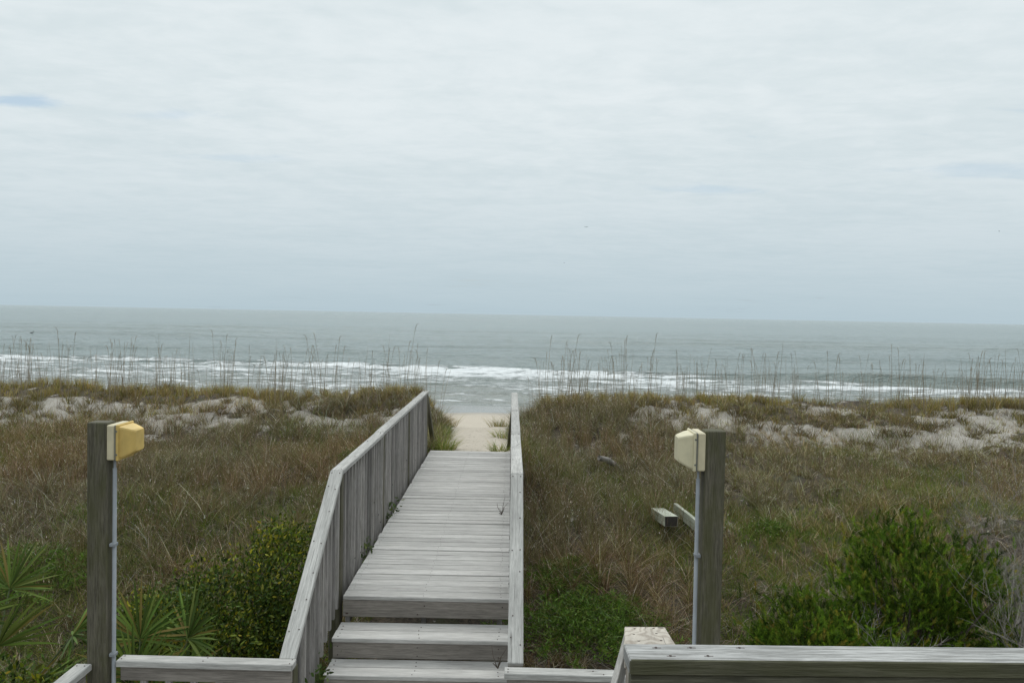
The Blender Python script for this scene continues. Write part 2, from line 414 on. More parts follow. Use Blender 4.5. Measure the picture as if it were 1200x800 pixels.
# ------------------------------------------------------------------ sea
def sea():
    ys = [49.5]
    while ys[-1] < 320: ys.append(ys[-1] + max(.22, (ys[-1] - 30) * .0052))
    while ys[-1] < 60000: ys.append(ys[-1] * 1.07)
    ys = np.array(ys); us = np.linspace(-1, 1, 520)
    X = us[None] * (40 + ys[:, None] * .95); Y = np.repeat(ys[:, None], len(us), 1)
    wob = (fbm(X * .035 + 8, X * 0 + 2, 3) - .5)
    Yw = Y + wob * 13 + .03 * X + np.clip(8 + .18 * X, 0, 9)
    near = 1 - ss(Y, 420, 900)
    Z = np.zeros_like(X)
    # swell lines rolling in, uneven along their length
    for y0, h, w, sd in ((176, .42, 5.5, 1), (140, .25, 4, 5), (120, .34, 4.5, 2), (104, .30, 4, 7), (215, .38, 6, 9), (260, .4, 7, 12)):
        yy = Y + (fbm(X * .02 + sd * 9, X * 0 + sd, 3) - .5) * 26
        Z += h * np.exp(-((yy - y0) / w) ** 2) * (.35 + 1.1 * ss(fbm(X * .022 + sd * 3, X * 0 + 4.4 * sd, 3), .35, .65))
    br = np.where(Yw > 88, np.exp(-((Yw - 88) / 4.2) ** 2), np.exp(-((Yw - 88) / 1.3) ** 2))
    rightside = ss(X, 14, 40)
    leftb = 1 - rightside * .35
    Z += .85 * br * (.55 + .45 * rightside)
    for y0, h, w, sd in ((74, .22, 1.2, 20), (67, .15, .8, 24), (60.5, .13, .5, 27), (54.4, .07, .35, 31)):
        yy = Y + (fbm(X * .06 + sd, X * 0 + sd, 3) - .5) * 6
        Z += h * np.where(yy > y0, np.exp(-((yy - y0) / (w * 2.2)) ** 2), np.exp(-((yy - y0) / w) ** 2))
    Z += (fbm(X * .25, Y * .55, 4) - .5) * .22 * near * ss(Y, 52, 64)
    Z += (fbm(X * .9, Y * 2.0, 3) - .5) * .10 * (1 - ss(Y, 150, 300)) * ss(Y, 52, 60)
    Z += -.05 * (1 - ss(Y, 50, 52))
    # foam: density by zone (surf zone inside the breaker line)
    d = np.interp(Yw, [48, 52.0, 54, 57, 60, 63, 68, 76, 84, 87.0, 88.6, 90.5, 92], [.0, .30, .58, .50, .60, .56, .66, .74, .82, .95, .60, .10, 0])
    patch = fbm(X * .045 + 60, Y * .09, 4)
    d = d + (patch - .5) * .62 * (d > .02)
    d2 = np.interp(Yw, [48, 52, 54, 57, 62, 68, 74, 80, 83.5, 85, 88], [0, .28, .48, .3, .36, .50, .62, .92, .7, .0, 0]) + (patch - .5) * .35
    d = d * (1 - rightside) + np.where(d2 > .05, d2, 0) * rightside
    # open lull in the middle right
    lull = np.exp(-((X - 22) / 11) ** 2) * ss(Y, 64, 78)
    d = d - .22 * lull
    return grid_mesh('sea', X, Y, Z, {'foam': np.clip(d, 0, 1)}, m_sea())
def m_sea():
    m, nt, p, out = newmat('grey_green_sea')
    pos = nd(nt, 'ShaderNodeNewGeometry').outputs['Position']
    foam = nd(nt, 'ShaderNodeAttribute', attribute_name='foam').outputs['Fac']
    s1 = noise(nt, mapping(nt, pos, (.38, .95, 1)), 1.5, 8, .72, .9)
    s2 = noise(nt, mapping(nt, pos, (.09, .38, 1)), 1.0, 5, .6, .8)
    s = math_(nt, 'ADD', math_(nt, 'MULTIPLY', s1, .62), math_(nt, 'MULTIPLY', s2, .38))
    thr = mrange(nt, foam, 0, 1, .70, .415, False)
    f = mrange(nt, math_(nt, 'SUBTRACT', s, thr), -.025, .07)
    f = math_(nt, 'MULTIPLY', f, mrange(nt, foam, .02, .12))
    water = mix(nt, mrange(nt, s2, .35, .65), (.155, .198, .185), (.19, .235, .22))
    # shallow sand-laden water close in
    sx = nd(nt, 'ShaderNodeSeparateXYZ'); nt.links.new(pos, sx.inputs[0])
    water = mix(nt, mrange(nt, sx.outputs[1], 50, 100, .75, 0), water, (.27, .27, .23))
    big = noise(nt, mapping(nt, pos, (.0022, .011, 1)), 1.0, 4, .6)
    water = mix(nt, mrange(nt, big, .4, .62, 0, .30), water, (.10, .148, .146))
    col = mix(nt, f, water, (.80, .82, .82))
    nt.links.new(col, p.inputs['Base Color'])
    nt.links.new(mrange(nt, f, 0, 1, .14, .8, False), p.inputs['Roughness'])
    p.inputs['IOR'].default_value = 1.33; p.inputs['Specular IOR Level'].default_value = .38
    w1 = noise(nt, mapping(nt, pos, (.55, 1.5, 1)), 1.0, 6, .62, .3)
    w2 = noise(nt, mapping(nt, pos, (.06, .22, 1)), 1.0, 5, .6, .4)
    b1 = bump(nt, w2, 1.0, 2.2)
    b2 = bump(nt, w1, 1.0, .42, b1)
    b3 = bump(nt, math_(nt, 'MULTIPLY', f, s1), .8, .2, b2)
    nt.links.new(b3, p.inputs['Normal'])
    return m
sea()['kind'] = 'structure'

# ------------------------------------------------------------------ ground cover (nobody could count it)
def field(n, x0, x1, y0, y1, spread=.62):
    y = rng.uniform(y0, y1, n); hw = 3.2 + y * spread
    x = rng.uniform(-1, 1, n) * hw
    return x, y
def clump(x, y, cell, tight):       # pull points towards jittered tuft centres
    cx = np.floor(x / cell); cy = np.floor(y / cell)
    jx = _T[cx.astype(int) & 255, cy.astype(int) & 255]; jy = _T[(cy.astype(int) + 91) & 255, (cx.astype(int) + 37) & 255]
    tx = (cx + .15 + .7 * jx) * cell; ty = (cy + .15 + .7 * jy) * cell
    return x + (tx - x) * tight, y + (ty - y) * tight, tx, ty
def under_deck(x, y):
    walk = (x > -1.42) & (x < .17) & (y < 12.32)
    land = (x > -2.62) & (x < 1.6) & (y < 4.9)
    return walk | land
def lay(name, x, y, h, w, lean, curl, droop, col, label, cat, mat='grass'):
    n = len(x); z = ground(x, y) - .01
    th = rng.uniform(0, 2 * np.pi, n); o = np.stack([np.cos(th), np.sin(th), np.zeros(n)], 1)
    d = unit(np.stack([np.cos(th) * lean, np.sin(th) * lean, np.ones(n)], 1))
    bend = o * curl[:, None] + np.stack([np.zeros(n), np.zeros(n), -droop], 1)
    ph = th + np.pi / 2 + rng.normal(0, .7, n); side = np.stack([np.cos(ph), np.sin(ph), np.zeros(n)], 1)
    me = strips_mesh(name, np.stack([x, y, z], 1), d, h, w, bend, side, col)
    o_ = link(name, me, None, [M[mat]]); tag(o_, label, cat, None, 'stuff'); return o_
def greenness(x, y):
    g = fbm(x * .32 + 70, y * .4 + 20, 3)
    return ss(g + .12 * (1 - ss(y, 7.5, 12)) + .06 * ss(-x, 1, 3) - .10 * ss(y, 13, 15) - .13 * ss(x, 1.8, 3.2) * ss(y, 8.8, 10), .45, .58)

# 1 crest grass: olive, upright, in tufts
x, y = field(110000, 0, 0, 16.6, 20.6)
x, y, tx, ty = clump(x, y, .34, .55)
wv = (fbm(tx * .11 + 3, ty * 0 + 5, 2) - .5) * 2.4
band = ss(ty + wv * .5, 17.95, 18.6) * (1 - ss(ty, 19.2, 20.4))
tuft = ss(fbm(tx * .8 + 5, ty * .8, 3), .30, .60)
stray = .10 * (_T[(tx * 31).astype(int) & 255, (ty * 29).astype(int) & 255] > .6)
keep = (rng.random(len(x)) < np.maximum(band * (.10 + .90 * tuft), stray)) & (pathmask(x * .8 + .2 * path_x(y), y) < .3) & (rng.random(len(x)) < .15 + .85 * ss(np.abs(x - path_x(y)), .8, 1.7))
x, y, tuft = x[keep], y[keep], tuft[keep]; n = len(x)
lay('crest_grass', x, y, rng.uniform(.09, .28, n) * (.6 + .6 * tuft), rng.uniform(.006, .012, n), rng.uniform(.05, .45, n), rng.uniform(.05, .4, n), rng.uniform(.0, .15, n),
    palette(n, [(.36, .28, .09), (.46, .37, .15), (.22, .22, .065), (.25, .17, .085), (.52, .43, .25)], [4, 3, 3, 2, 1.5]),
    'olive yellow grass growing along the top of the dune', 'grass')
# 2 dry brown grass over the slope
x, y = field(560000, 0, 0, 5.3, 18.2)
x, y, tx, ty = clump(x, y, .31, .6)
sm = sandmask(x, y); g = greenness(x, y)
den = (1 - .90 * sm) * (.45 + .55 * ss(fbm(tx * 1.1 + 3, ty * 1.1 + 8, 3), .3, .6)) * (1 - .35 * g) * (.55 + .45 * ss(y, 7, 10))
keep = (rng.random(len(x)) < den) & ~under_deck(x, y) & (pathmask(x, y) < .35)
x, y, g = x[keep], y[keep], g[keep]; n = len(x)
hgt = (.6 + .9 * fbm(x * .7 + 90, y * .7, 3)) * (1 - .34 * ss(x, 1.5, 3.5) * ss(y, 7, 8.5))
hgt = hgt * (.55 + .9 * ss(fbm(x * 1.9 + 4, y * 1.9 + 71, 2), .3, .7))
c = palette(n, [(.135, .098, .058), (.225, .175, .095), (.36, .29, .17), (.155, .155, .046), (.60, .53, .41), (.15, .082, .052)], [3.6, 4, 2.6, 3.8, 1.3, 2.0], .28)
zone = fbm(x * .35 + 200, y * .45 + 7, 3)[:, None]; east = ss(x, 2, 5)[:, None] * ss(y, 8, 10)[:, None]
c = c * (1 + (ss(zone, .4, .6) - .5) * np.array([.22, .08, .0])) * (1 + east * np.array([.30, .30, .16]))
lay('dry_grass', x, y, rng.uniform(.10, .42, n) * hgt, rng.uniform(.0025, .0055, n) * np.interp(y, [6, 18], [.9, 1.6]), rng.uniform(.05, .8, n), rng.uniform(.05, .9, n), rng.uniform(.0, .6, n), c,
    'dry brown and straw coloured grass covering the dune slope', 'grass')
# 2b upright fine brush with pale seed flecks
def brushzone(x, y):
    z1 = ss(-x, 1.2, 2.2) * ss(y, 7.2, 8.6); z2 = ss(x, .1, .3) * (1 - ss(x, 2.0, 3.8)) * ss(y, 8.2, 9.4); z3 = .35 * ss(x, 2, 4) * ss(y, 9.5, 11)
    return np.clip(z1 + z2 + z3, 0, 1)
x, y = field(300000, 0, 0, 6.5, 17.2)
x, y, tx, ty = clump(x, y, .42, .5)
den = brushzone(x, y) * (.15 + .85 * ss(fbm(tx * .9 + 3, ty * .9 + 88, 3), .34, .6)) * (1 - .93 * sandmask(x, y)) * (1 - .62 * greenness(x, y))
keep = (rng.random(len(x)) < den) & ~under_deck(x, y) & (pathmask(x, y) < .3)
x, y = x[keep], y[keep]; n = len(x); hb = .6 + .8 * fbm(x * .6 + 9, y * .6 + 60, 3)
z = ground(x, y) - .01; th = rng.uniform(0, 2 * np.pi, n); ln = rng.uniform(.02, .38, n); L = rng.uniform(.22, .55, n) * hb
d = unit(np.stack([np.cos(th) * ln, np.sin(th) * ln, np.ones(n)], 1)); o_ = np.stack([np.cos(th), np.sin(th), np.zeros(n)], 1)
bend = o_ * rng.uniform(.0, .3, n)[:, None]; bend[:, 2] -= rng.uniform(0, .12, n)
B0 = np.stack([x, y, z], 1); ph = rng.uniform(0, 6.28, n); sd_ = np.stack([np.cos(ph), np.sin(ph), np.zeros(n)], 1)
rd_ = ss(fbm(x * .4 + 150, y * .5, 3), .42, .6)[:, None]
cb = palette(n, [(.17, .125, .078), (.245, .195, .115), (.15, .165, .045), (.38, .32, .20)], [3.4, 3, 3.4, 2], .25) * (1 + rd_ * np.array([.12, -.05, -.07]))
m = rng.random(n) < .30; k = int(m.sum()); tip = B0[m] + d[m] * L[m][:, None] * rng.uniform(.7, 1.0, k)[:, None] + bend[m] * L[m][:, None]
fd = unit(d[m] + rng.normal(0, .6, (k, 3)))
BB = np.concatenate([B0, tip]); DD = np.concatenate([d, fd]); LL_ = np.concatenate([L, rng.uniform(.015, .04, k)]); WW = np.concatenate([rng.uniform(.002, .0042, n), rng.uniform(.005, .009, k)])
BN = np.concatenate([bend, rng.normal(0, .3, (k, 3))]); SD = np.concatenate([sd_, sd_[m]]); CC = np.concatenate([cb, palette(k, [(.55, .48, .38), (.38, .31, .22), (.62, .56, .48)], [2, 3, 1], .2)])
tag(link('brush_grass', strips_mesh('brush_grass', BB, DD, LL_, WW, BN, SD, CC), None, [M['grass']]), 'fine upright reddish brown grass with pale seed flecks on the slope', 'grass', None, 'stuff')

# 3 tangled dead thatch, pale and flat
x, y = field(240000, 0, 0, 5.3, 17.5)
x, y, tx, ty = clump(x, y, .5, .35)
den = (1 - .8 * sandmask(x, y)) * ss(fbm(tx * .8 + 33, ty * .8 + 18, 3), .42, .6) * (.45 + .55 * ss(x, .8, 3))
keep = (rng.random(len(x)) < den) & ~under_deck(x, y) & (pathmask(x, y) < .3)
x, y = x[keep], y[keep]; n = len(x)
lay('dead_thatch', x, y, rng.uniform(.14, .40, n), rng.uniform(.003, .006, n), rng.uniform(.6, 2.4, n), rng.uniform(.2, 1.0, n), rng.uniform(.25, .9, n),
    palette(n, [(.50, .44, .36), (.36, .29, .21), (.62, .56, .48), (.18, .14, .10)], [3, 3, 1, 2]),
    'pale tangled dead grass lying flat among the brown tufts', 'dead grass')
# 4 green ground cover
x, y = field(300000, 0, 0, 5.2, 17)
x, y, tx, ty = clump(x, y, .22, .35)
den = greenness(x, y) * (1 - .8 * sandmask(x, y))
keep = (rng.random(len(x)) < den) & ~under_deck(x, y) & (pathmask(x, y) < .3)
x, y = x[keep], y[keep]; n = len(x)
lay('green_ground_cover', x, y, rng.uniform(.08, .32, n), rng.uniform(.003, .0065, n), rng.uniform(.1, 1.1, n), rng.uniform(.1, .7, n), rng.uniform(0, .4, n),
    palette(n, [(.105, .165, .026), (.15, .20, .038), (.20, .19, .05), (.075, .11, .022)], [3, 3, 2.4, 2]),
    'low green weeds and grass spreading through the dry grass', 'ground cover')

# ------------------------------------------------------------------ sea oats (prototypes, then copies)
def tuft_mesh(name, r, n, h, cols, wts, seed, w=(.006, .011), lean=(.1, .7), curl=(.1, .7), droop=(0, .4)):
    g = np.random.default_rng(seed); th = g.uniform(0, 2 * np.pi, n); rr = r * np.sqrt(g.random(n))
    base = np.stack([np.cos(th) * rr, np.sin(th) * rr, np.full(n, -.03)], 1)
    t2 = th + g.normal(0, .6, n); ln = g.uniform(*lean, n)
    d = unit(np.stack([np.cos(t2) * ln, np.sin(t2) * ln, np.ones(n)], 1)); o = np.stack([np.cos(t2), np.sin(t2), np.zeros(n)], 1)
    b = o * g.uniform(*curl, n)[:, None]; b[:, 2] -= g.uniform(*droop, n)
    ph = t2 + np.pi / 2 + g.normal(0, .5, n); side = np.stack([np.cos(ph), np.sin(ph), np.zeros(n)], 1)
    return strips_mesh(name, base, d, g.uniform(h * .45, h, n), g.uniform(*w, n), b, side, palette(n, cols, wts, .18, g))
def oat_proto(seed):
    rd = random.Random(seed); root = empty('sea_oats')
    o = link('foliage', tuft_mesh('foliage', .10, 55, .42, [(.21, .165, .055), (.27, .21, .09), (.12, .12, .04)], [4, 2, 3], seed), root, [M['grass']])
    for k in range(rd.choice([2, 3, 3, 4])):
        mb = MB(); H = rd.choice([rd.uniform(.6, 1.0), rd.uniform(.85, 1.3), rd.uniform(1.1, 1.55)])
        a = rd.uniform(0, 6.28); ln = rd.uniform(.0, .13); bx, by = rd.uniform(-.17, .17), rd.uniform(-.12, .12)
        cur = rd.uniform(0, .10)
        pts = [Vector((bx + math.cos(a) * (ln * t + cur * t * t) * H, by + math.sin(a) * (ln * t + cur * t * t) * H, H * t - .03)) for t in (0, .3, .6, .85, 1)]
        mb.tube(pts, [.0047, .0042, .0036, .0028, .0018], 4)
        st = mb.build('stalk', M['stalk'], root)
        if rd.random() < .4:        # leftover seed head
            hb = MB(); t = pts[-1]; dr = Vector((math.cos(a), math.sin(a), 0)); hl = rd.uniform(.05, .13)
            hb.tube([pts[-2].lerp(t, .3), t, t + dr * hl * .25 + UPV * hl * .7, t + dr * hl * .7 + UPV * hl * .8], [.0025, .0055, .005, .0015], 4)
            hb.build('seed_head', M['stalk'], st)
    return root
protos = [oat_proto(100 + i) for i in range(14)]
used = set(); cnt = 0
r2 = random.Random(77)
def place(root, x, y, rz, sc, label, group, cat='sea oats'):
    global cnt
    if id(root) in used: o = copy_tree(root)
    else: o = root; used.add(id(root))
    o.location = (x, y, G(x, y)); o.rotation_euler = (0, 0, rz); o.scale = (sc, sc, sc)
    tag(o, label, cat, group); return o
LL = ('tall dry sea oats plant on the dune crest left of the boardwalk', 'sea oats on the left dune crest')
LR = ('tall dry sea oats plant on the dune crest right of the boardwalk', 'sea oats on the right dune crest')
npl = 0; tries = 0
while npl < 290 and tries < 4000:
    tries += 1
    x = r2.uniform(-13.2, 13.2); y = r2.uniform(17.0, 20.4)
    if abs(x + .6) < 1.0: continue
    dens = .85 + .15 * float(ss(fbm(np.array([x * .5 + 3]), np.array([4.])), .38, .6)[0])
    if r2.random() > dens: continue
    L = LL if x < -.6 else LR
    place(protos[npl % 14], x, y, r2.uniform(0, 6.28), r2.uniform(.7, 1.12), *L); npl += 1

# grass tussocks by the sand path and on the bare sand
def tuss(px, py, y, r, n, h, cols, wts, label, seed, group=None):
    cols = [tuple(min(.6, v * (1.35 if len(cols) == 2 else 1)) for v in c_) for c_ in cols]
    p = at(px, py, y); o = link('grass_tussock', tuft_mesh('grass_tussock', r, n, h, cols, wts, seed), None, [M['grass']])
    o.location = (p.x, y, G(p.x, y)); return tag(o, label, 'grass tuft', group)
gy = ([(.17, .22, .045), (.26, .27, .07), (.38, .33, .13)], [4, 3, 2])
tuss(520, 520, 12.75, .17, 300, .36, *gy, 'bright green grass tussock at the left end of the boardwalk beside the sand path', 1)
tuss(516, 500, 14.2, .2, 220, .34, *gy, 'olive grass tussock behind the green one left of the sand path', 2)
tuss(522, 480, 16.9, .26, 190, .36, [(.21, .165, .055), (.27, .21, .09)], [1, 1], 'straw yellow grass tussock on the crest left of the sand path', 3)
tuss(586, 520, 12.9, .13, 150, .30, *gy, 'small green grass tussock at the right end of the boardwalk', 4)
tuss(589, 480, 17.0, .24, 220, .40, [(.21, .165, .055), (.13, .13, .04)], [1, 1], 'straw yellow grass tussock on the crest right of the sand path', 5)
tuss(592, 500, 14.6, .2, 170, .34, *gy, 'dark olive grass tussock halfway along the right side of the sand path', 6)
r3 = random.Random(5); k = 0; t = 0
while k < 250 and t < 9000:
    t += 1; x = r3.uniform(-12, 12.5); y = r3.uniform(14.2, 18.6)
    if float(sandmask(np.array([x]), np.array([y]))[0]) < .5 or abs(x + .55) < 1.1: continue
    if k < 8:
        if k == 0: tp = []
        o = link('grass_tuft', tuft_mesh('grass_tuft', .07 + .05 * r3.random(), 60, .38, [(.13, .10, .05), (.20, .16, .07), (.08, .08, .035), (.10, .065, .045)], [3, 2, 2, 2], 300 + k), None, [M['grass']]); tp.append(o)
    else: o = tp[k % 8].copy(); C.objects.link(o)
    o.location = (x, y, G(x, y)); o.rotation_euler = (0, 0, r3.uniform(0, 6)); s = r3.uniform(.55, 1.15); o.scale = (s, s, s)
    sd = 'left' if x < -.55 else 'right'
    tag(o, 'small brown grass tuft on the bare sand of the %s dune' % sd, 'grass tuft', 'grass tufts on the %s sand slope' % sd); k += 1

# ------------------------------------------------------------------ boardwalk
DZ = EZ - 2.11                # deck top
CZ = EZ - 1.20                # rail cap top
XL, XR = -1.35, .108         # outer faces of the two railings
bw = empty('boardwalk', (-.6, 9, DZ - .5), 0, 'grey weathered wooden boardwalk with stairs and two railings crossing the dune', 'boardwalk')
bw.location = (0, 0, 0)
UPV = Vector((0, 0, 1))
mb = MB(); y = 5.86; rd = random.Random(3); i = 0
while y < 12.2:
    w = .121 + rd.uniform(-.002, .002)
    dz = rd.uniform(-.002, .002)
    tn = rd.uniform(.84, 1.10)
    if rd.random() < .12: tn *= .86
    mb.box((-.598 + rd.uniform(-.004, .004), y + w / 2, DZ - .015 + dz), (1, rd.uniform(-.004, .004), rd.uniform(-.002, .002)), (0, 1, rd.uniform(-.02, .02)), 1.24 + rd.uniform(-.008, .006), w, .030, .004, tn)
    for jx in (-1.17, -.62, -.05):
        for q in (.03, .09): mb.nail((jx + rd.uniform(-.012, .012), y + q + rd.uniform(-.008, .008), DZ + dz), UPV, .0028)
    y += w + rd.choice((.006, .008, .010, .012, .019)); i += 1
YE = y
mb.build('decking', [M['deck'], M['nail']], bw)
mb = MB()
for jx in (-1.19, -.62, -.05): mb.box((jx, (5.9 + YE) / 2, DZ - .13), (0, 1, 0), (0, 0, 1), YE - 5.94, .18, .038)
mb.build('joists', [M['baluster']], bw)
mb = MB(); mb.box((-.598, 5.882, DZ - .0945), (1, 0, 0), (0, 0, 1), 1.236, .124, .036, .003, .95)
for jx in (-1.19, -1.18, -.66, -.61, -.03): mb.nail((jx, 5.862, DZ - random.choice((.065, .13))), (0, -1, 0), .005)
mb.build('fascia', [M['riser'], M['nail']], bw)
# stairs (down towards the landing)
steps = [(EZ - 2.288, 5.52), (EZ - 2.433, 5.262), (EZ - 2.578, 5.005), (EZ - 2.72, 4.748)]
prevy = 5.815
for k, (z, yf) in enumerate(steps):
    st = MB(); dep = prevy - yf
    w2 = (dep + .006 - .008) / 2
    st.box((-.598, yf + w2 / 2, z - .015), (1, 0, 0), (0, 1, 0), 1.245, w2, .030, .004)
    st.box((-.598, yf + w2 * 1.5 + .007, z - .015), (1, 0, .001), (0, 1, 0), 1.24, w2, .028, .004)
    for jx in (-1.18, -.62, -.05):
        for q in (.03, .09, .16, .22): st.nail((jx + random.uniform(-.01, .01), yf + q, z + .0005), UPV, .0042)
    t = st.build('stair_tread', [M['deck'], M['nail']], bw)
    rs = MB(); rs.box((-.598, yf + .019, z - .0315 - .0555), (1, 0, 0), (0, 0, 1), 1.23, .110, .022, .002)
    for jx in (-1.18, -.62, -.05): rs.nail((jx, yf + .0075, z - .06), (0, -1, 0), .004); rs.nail((jx, yf + .0075, z - .12), (0, -1, 0), .004)
    rs.build('stair_riser', [M['riser'], M['nail']], bw)
    prevy = yf
for sx in (-1.232 + .02, -.008 - .02):
    sb = MB(); sb.prism([(sx - .018, 5.90, DZ - .22), (sx - .018, 5.90, DZ - .62), (sx - .018, 4.80, EZ - 3.25), (sx - .018, 4.80, EZ - 2.80)], (.036, 0, 0)); sb.build('stringer', [M['post']], bw)
# railings
KY, SY, SZ = 6.0, 4.69, EZ - 2.075           # knee of the rail, foot of its slope
def rail(xo, sgn, name='railing'):
    """xo: outer face x, sgn +1 when the walkway lies at greater x"""
    x0, x1 = (xo, xo + .094) if sgn > 0 else (xo - .094, xo)
    xc = (x0 + x1) / 2
    g = MB()                                        # cap rail: three level lengths and the sloped one
    for a, b in ((KY, 7.95), (7.955, 9.98), (9.985, YE + .03)):
        g.box((xc + random.uniform(-.003, .003), (a + b) / 2, CZ - .019 + random.uniform(-.002, .002)), (random.uniform(-.001, .001), 1, random.uniform(-.0015, .0015)), (1, 0, 0), b - a - .004, .094, .038, .005)
        for q in (a + .04, b - .05, (a + b) / 2 - .4, (a + b) / 2 + .4):
            for e in random.choice(((-.025, .025), (-.02,), (.022,))): g.nail((xc + e + random.uniform(-.006, .006), q, CZ + .0015), UPV, .005)
    d = Vector((0, SY - KY, SZ - CZ)); L = d.length; dn = d.normalized(); nn = Vector((0, -dn.z, dn.y)); nn = nn if nn.z > 0 else -nn
    mid = Vector((xc, (SY + KY) / 2, (SZ + CZ) / 2)) - nn * .019
    g.box(mid, dn, (1, 0, 0), L, .094, .038, .005)
    for q in (.03, .2, .45, .7, .95, 1.2, 1.42):
        if q < L:
            for e in random.choice(((-.028, .026), (-.02,), (.024,))) if .05 < q < 1.4 else (-.03, .028): g.nail(Vector((xc + e, KY, CZ)) + dn * (q + random.uniform(-.05, .05) * (q > .05)) + nn * .0015, nn, .0045)
    gap = g.build(name, [M['rail'], M['nail']], bw)         # the railing part; its sub-parts follow
    px0, px1 = x0 + .004, x1 - .004
    for yy in (6.02, 8.0, 10.0, YE - .05):
        p = MB(); p.box((xc, yy, (CZ - .04 + DZ - .62) / 2), (0, 0, 1), (1, 0, 0), CZ - .04 - (DZ - .62), .086, .086, .005)
        p.build('post', [M['post']], gap)
    # foot post and stretcher
    p = MB(); p.box((xc, SY + .055, (SZ - .06 + EZ - 3.4) / 2), (0, 0, 1), (1, 0, 0), SZ - .07 - (EZ - 3.4), .086, .086, .005); p.build('post', [M['post']], gap)
    p = MB(); p.box((xc, (KY + YE) / 2, DZ - .10), (0, 1, 0), (0, 0, 1), YE - KY + .05, .05, .03)
    p.build('bottom_rail', [M['baluster']], gap)
    xb = x1 - .019 - .002 if sgn > 0 else x0 + .019 + .002
    yb = 6.14
    while yb < YE - .12:
        if min(abs(yb - q) for q in (8.0, 10.0)) > .065:
            b = MB(); lo = DZ - .15 + random.uniform(-.02, .02)
            b.box((xb, yb, (CZ - .04 + lo) / 2), (random.uniform(-.004, .004), random.uniform(-.006, .006), 1), (1, 0, 0), CZ - .04 - lo, .036, (.060 if yb > 8 else .034), .003, random.uniform(.62, 1.3))
            if random.random() < .5: b.nail((x1 - .0005 if sgn > 0 else x0, yb, lo + random.uniform(.1, .5)), (sgn, 0, 0), .008)
            b.build('baluster', [M['baluster'], M['dark']], gap)
        yb += .128
    yb = 5.90
    while yb > SY + .12:
        t = (yb - SY) / (KY - SY); zt = SZ + (CZ - SZ) * t - .048
        zl = np.interp(yb, [4.6, 5.27, 5.52, 5.90], [EZ - 2.85, EZ - 2.46, EZ - 2.33, EZ - 2.22])
        b = MB(); hw = .018
        sl = (CZ - SZ) / (KY - SY) * hw
        b.prism([(xb - .018, yb - hw, zl), (xb - .018, yb + hw, zl), (xb - .018, yb + hw, zt + sl), (xb - .018, yb - hw, zt - sl)], (.036, 0, 0), random.uniform(.65, 1.3))
        b.build('baluster', [M['baluster']], gap); yb -= .118
    # brace from the far end of the rail down to the sand
    b = MB(); bx2 = xc + (.01 if sgn > 0 else -.09)
    e0 = Vector((xc, YE + .04, CZ - .03)); e1 = Vector((bx2 + (.05 if sgn > 0 else 0), YE + .95, G(-.6, YE + .9) - .1)); dd = e1 - e0
    b.box((e0 + e1) / 2, dd, (1, 0, 0), dd.length, .06 if sgn > 0 else .05, .085, .004, .9); b.build('brace', [M['post']], gap)
    return gap
rail(XL, 1); rail(XR, -1)

# ------------------------------------------------------------------ lower landing with its low guard rails
LZ = EZ - 2.85
ld = empty('landing', (0, 0, 0), 0, 'low wooden landing with grey guard rails at the foot of the boardwalk stairs', 'landing')
mb = MB(); yy = 3.0
while yy < 4.7:
    mb.box((-.62, yy + .07, LZ - .018), (1, 0, 0), (0, 1, 0), 3.9, .14, .036); yy += .147
mb.build('decking', [M['deck']], ld)
def guard(p0, p1, w=.09, name='guard_rail', lab=None):
    p0 = Vector(p0); p1 = Vector(p1); d = p1 - p0; side = Vector((-d.y, d.x, 0)).normalized()
    g = MB(); g.box((p0 + p1) / 2 - UPV * .019, d, side, d.length, w, .038, .004, 1.02)
    n = max(2, int(d.length / .45))
    for i in range(n + 1):
        for e in (-.02, .02): g.nail(p0 + d * (min(max(i / n + random.uniform(-.03, .03), .02), .98)) + side * (e + random.uniform(-.01, .01)) + UPV * .001, UPV, .004)
    o = g.build(name, [M['rail'], M['nail']], ld)
    s = MB(); s.box((p0 + p1) / 2 - UPV * (.038 + .045), d, UPV, d.length - .03, .088, .036, .003, .9); s.build('side_board', [M['riser']], o)
    s = MB(); s.box((p0 + p1) / 2 - UPV * .70, d, UPV, d.length - .03, .088, .036, .003, .9); s.build('bottom_board', [M['riser']], o)
    k = int(d.length / .13)
    for i in range(1, k):
        c = p0 + d * i / k; b = MB(); b.box((c.x, c.y, p0.z - .43), UPV, d, .66, .036, .03, .003); b.build('baluster', [M['baluster']], o)
    return o
a = at(140, 780, 4.66); b = at(346, 782, 4.66)
guard((a.x + .002, 4.655, EZ - 2.07), (b.x, 4.64, EZ - 2.07))
a2 = at(591, 786, 4.66)
guard((a2.x, 4.62, EZ - 2.085), (1.10, 4.60, EZ - 2.085))
lp = at(112, 600, 4.655)
guard((lp.x - .03, 4.59, EZ - 2.08), (lp.x - .03, 2.9, EZ - 2.08))
for q in ((-2.35, 3.2), (1.3, 3.2), (-2.3, 4.4), (1.2, 4.4)):
    p = MB(); p.box((q[0], q[1], LZ - .5), UPV, (1, 0, 0), .95, .1, .1); p.build('support_post', [M['post']], ld)

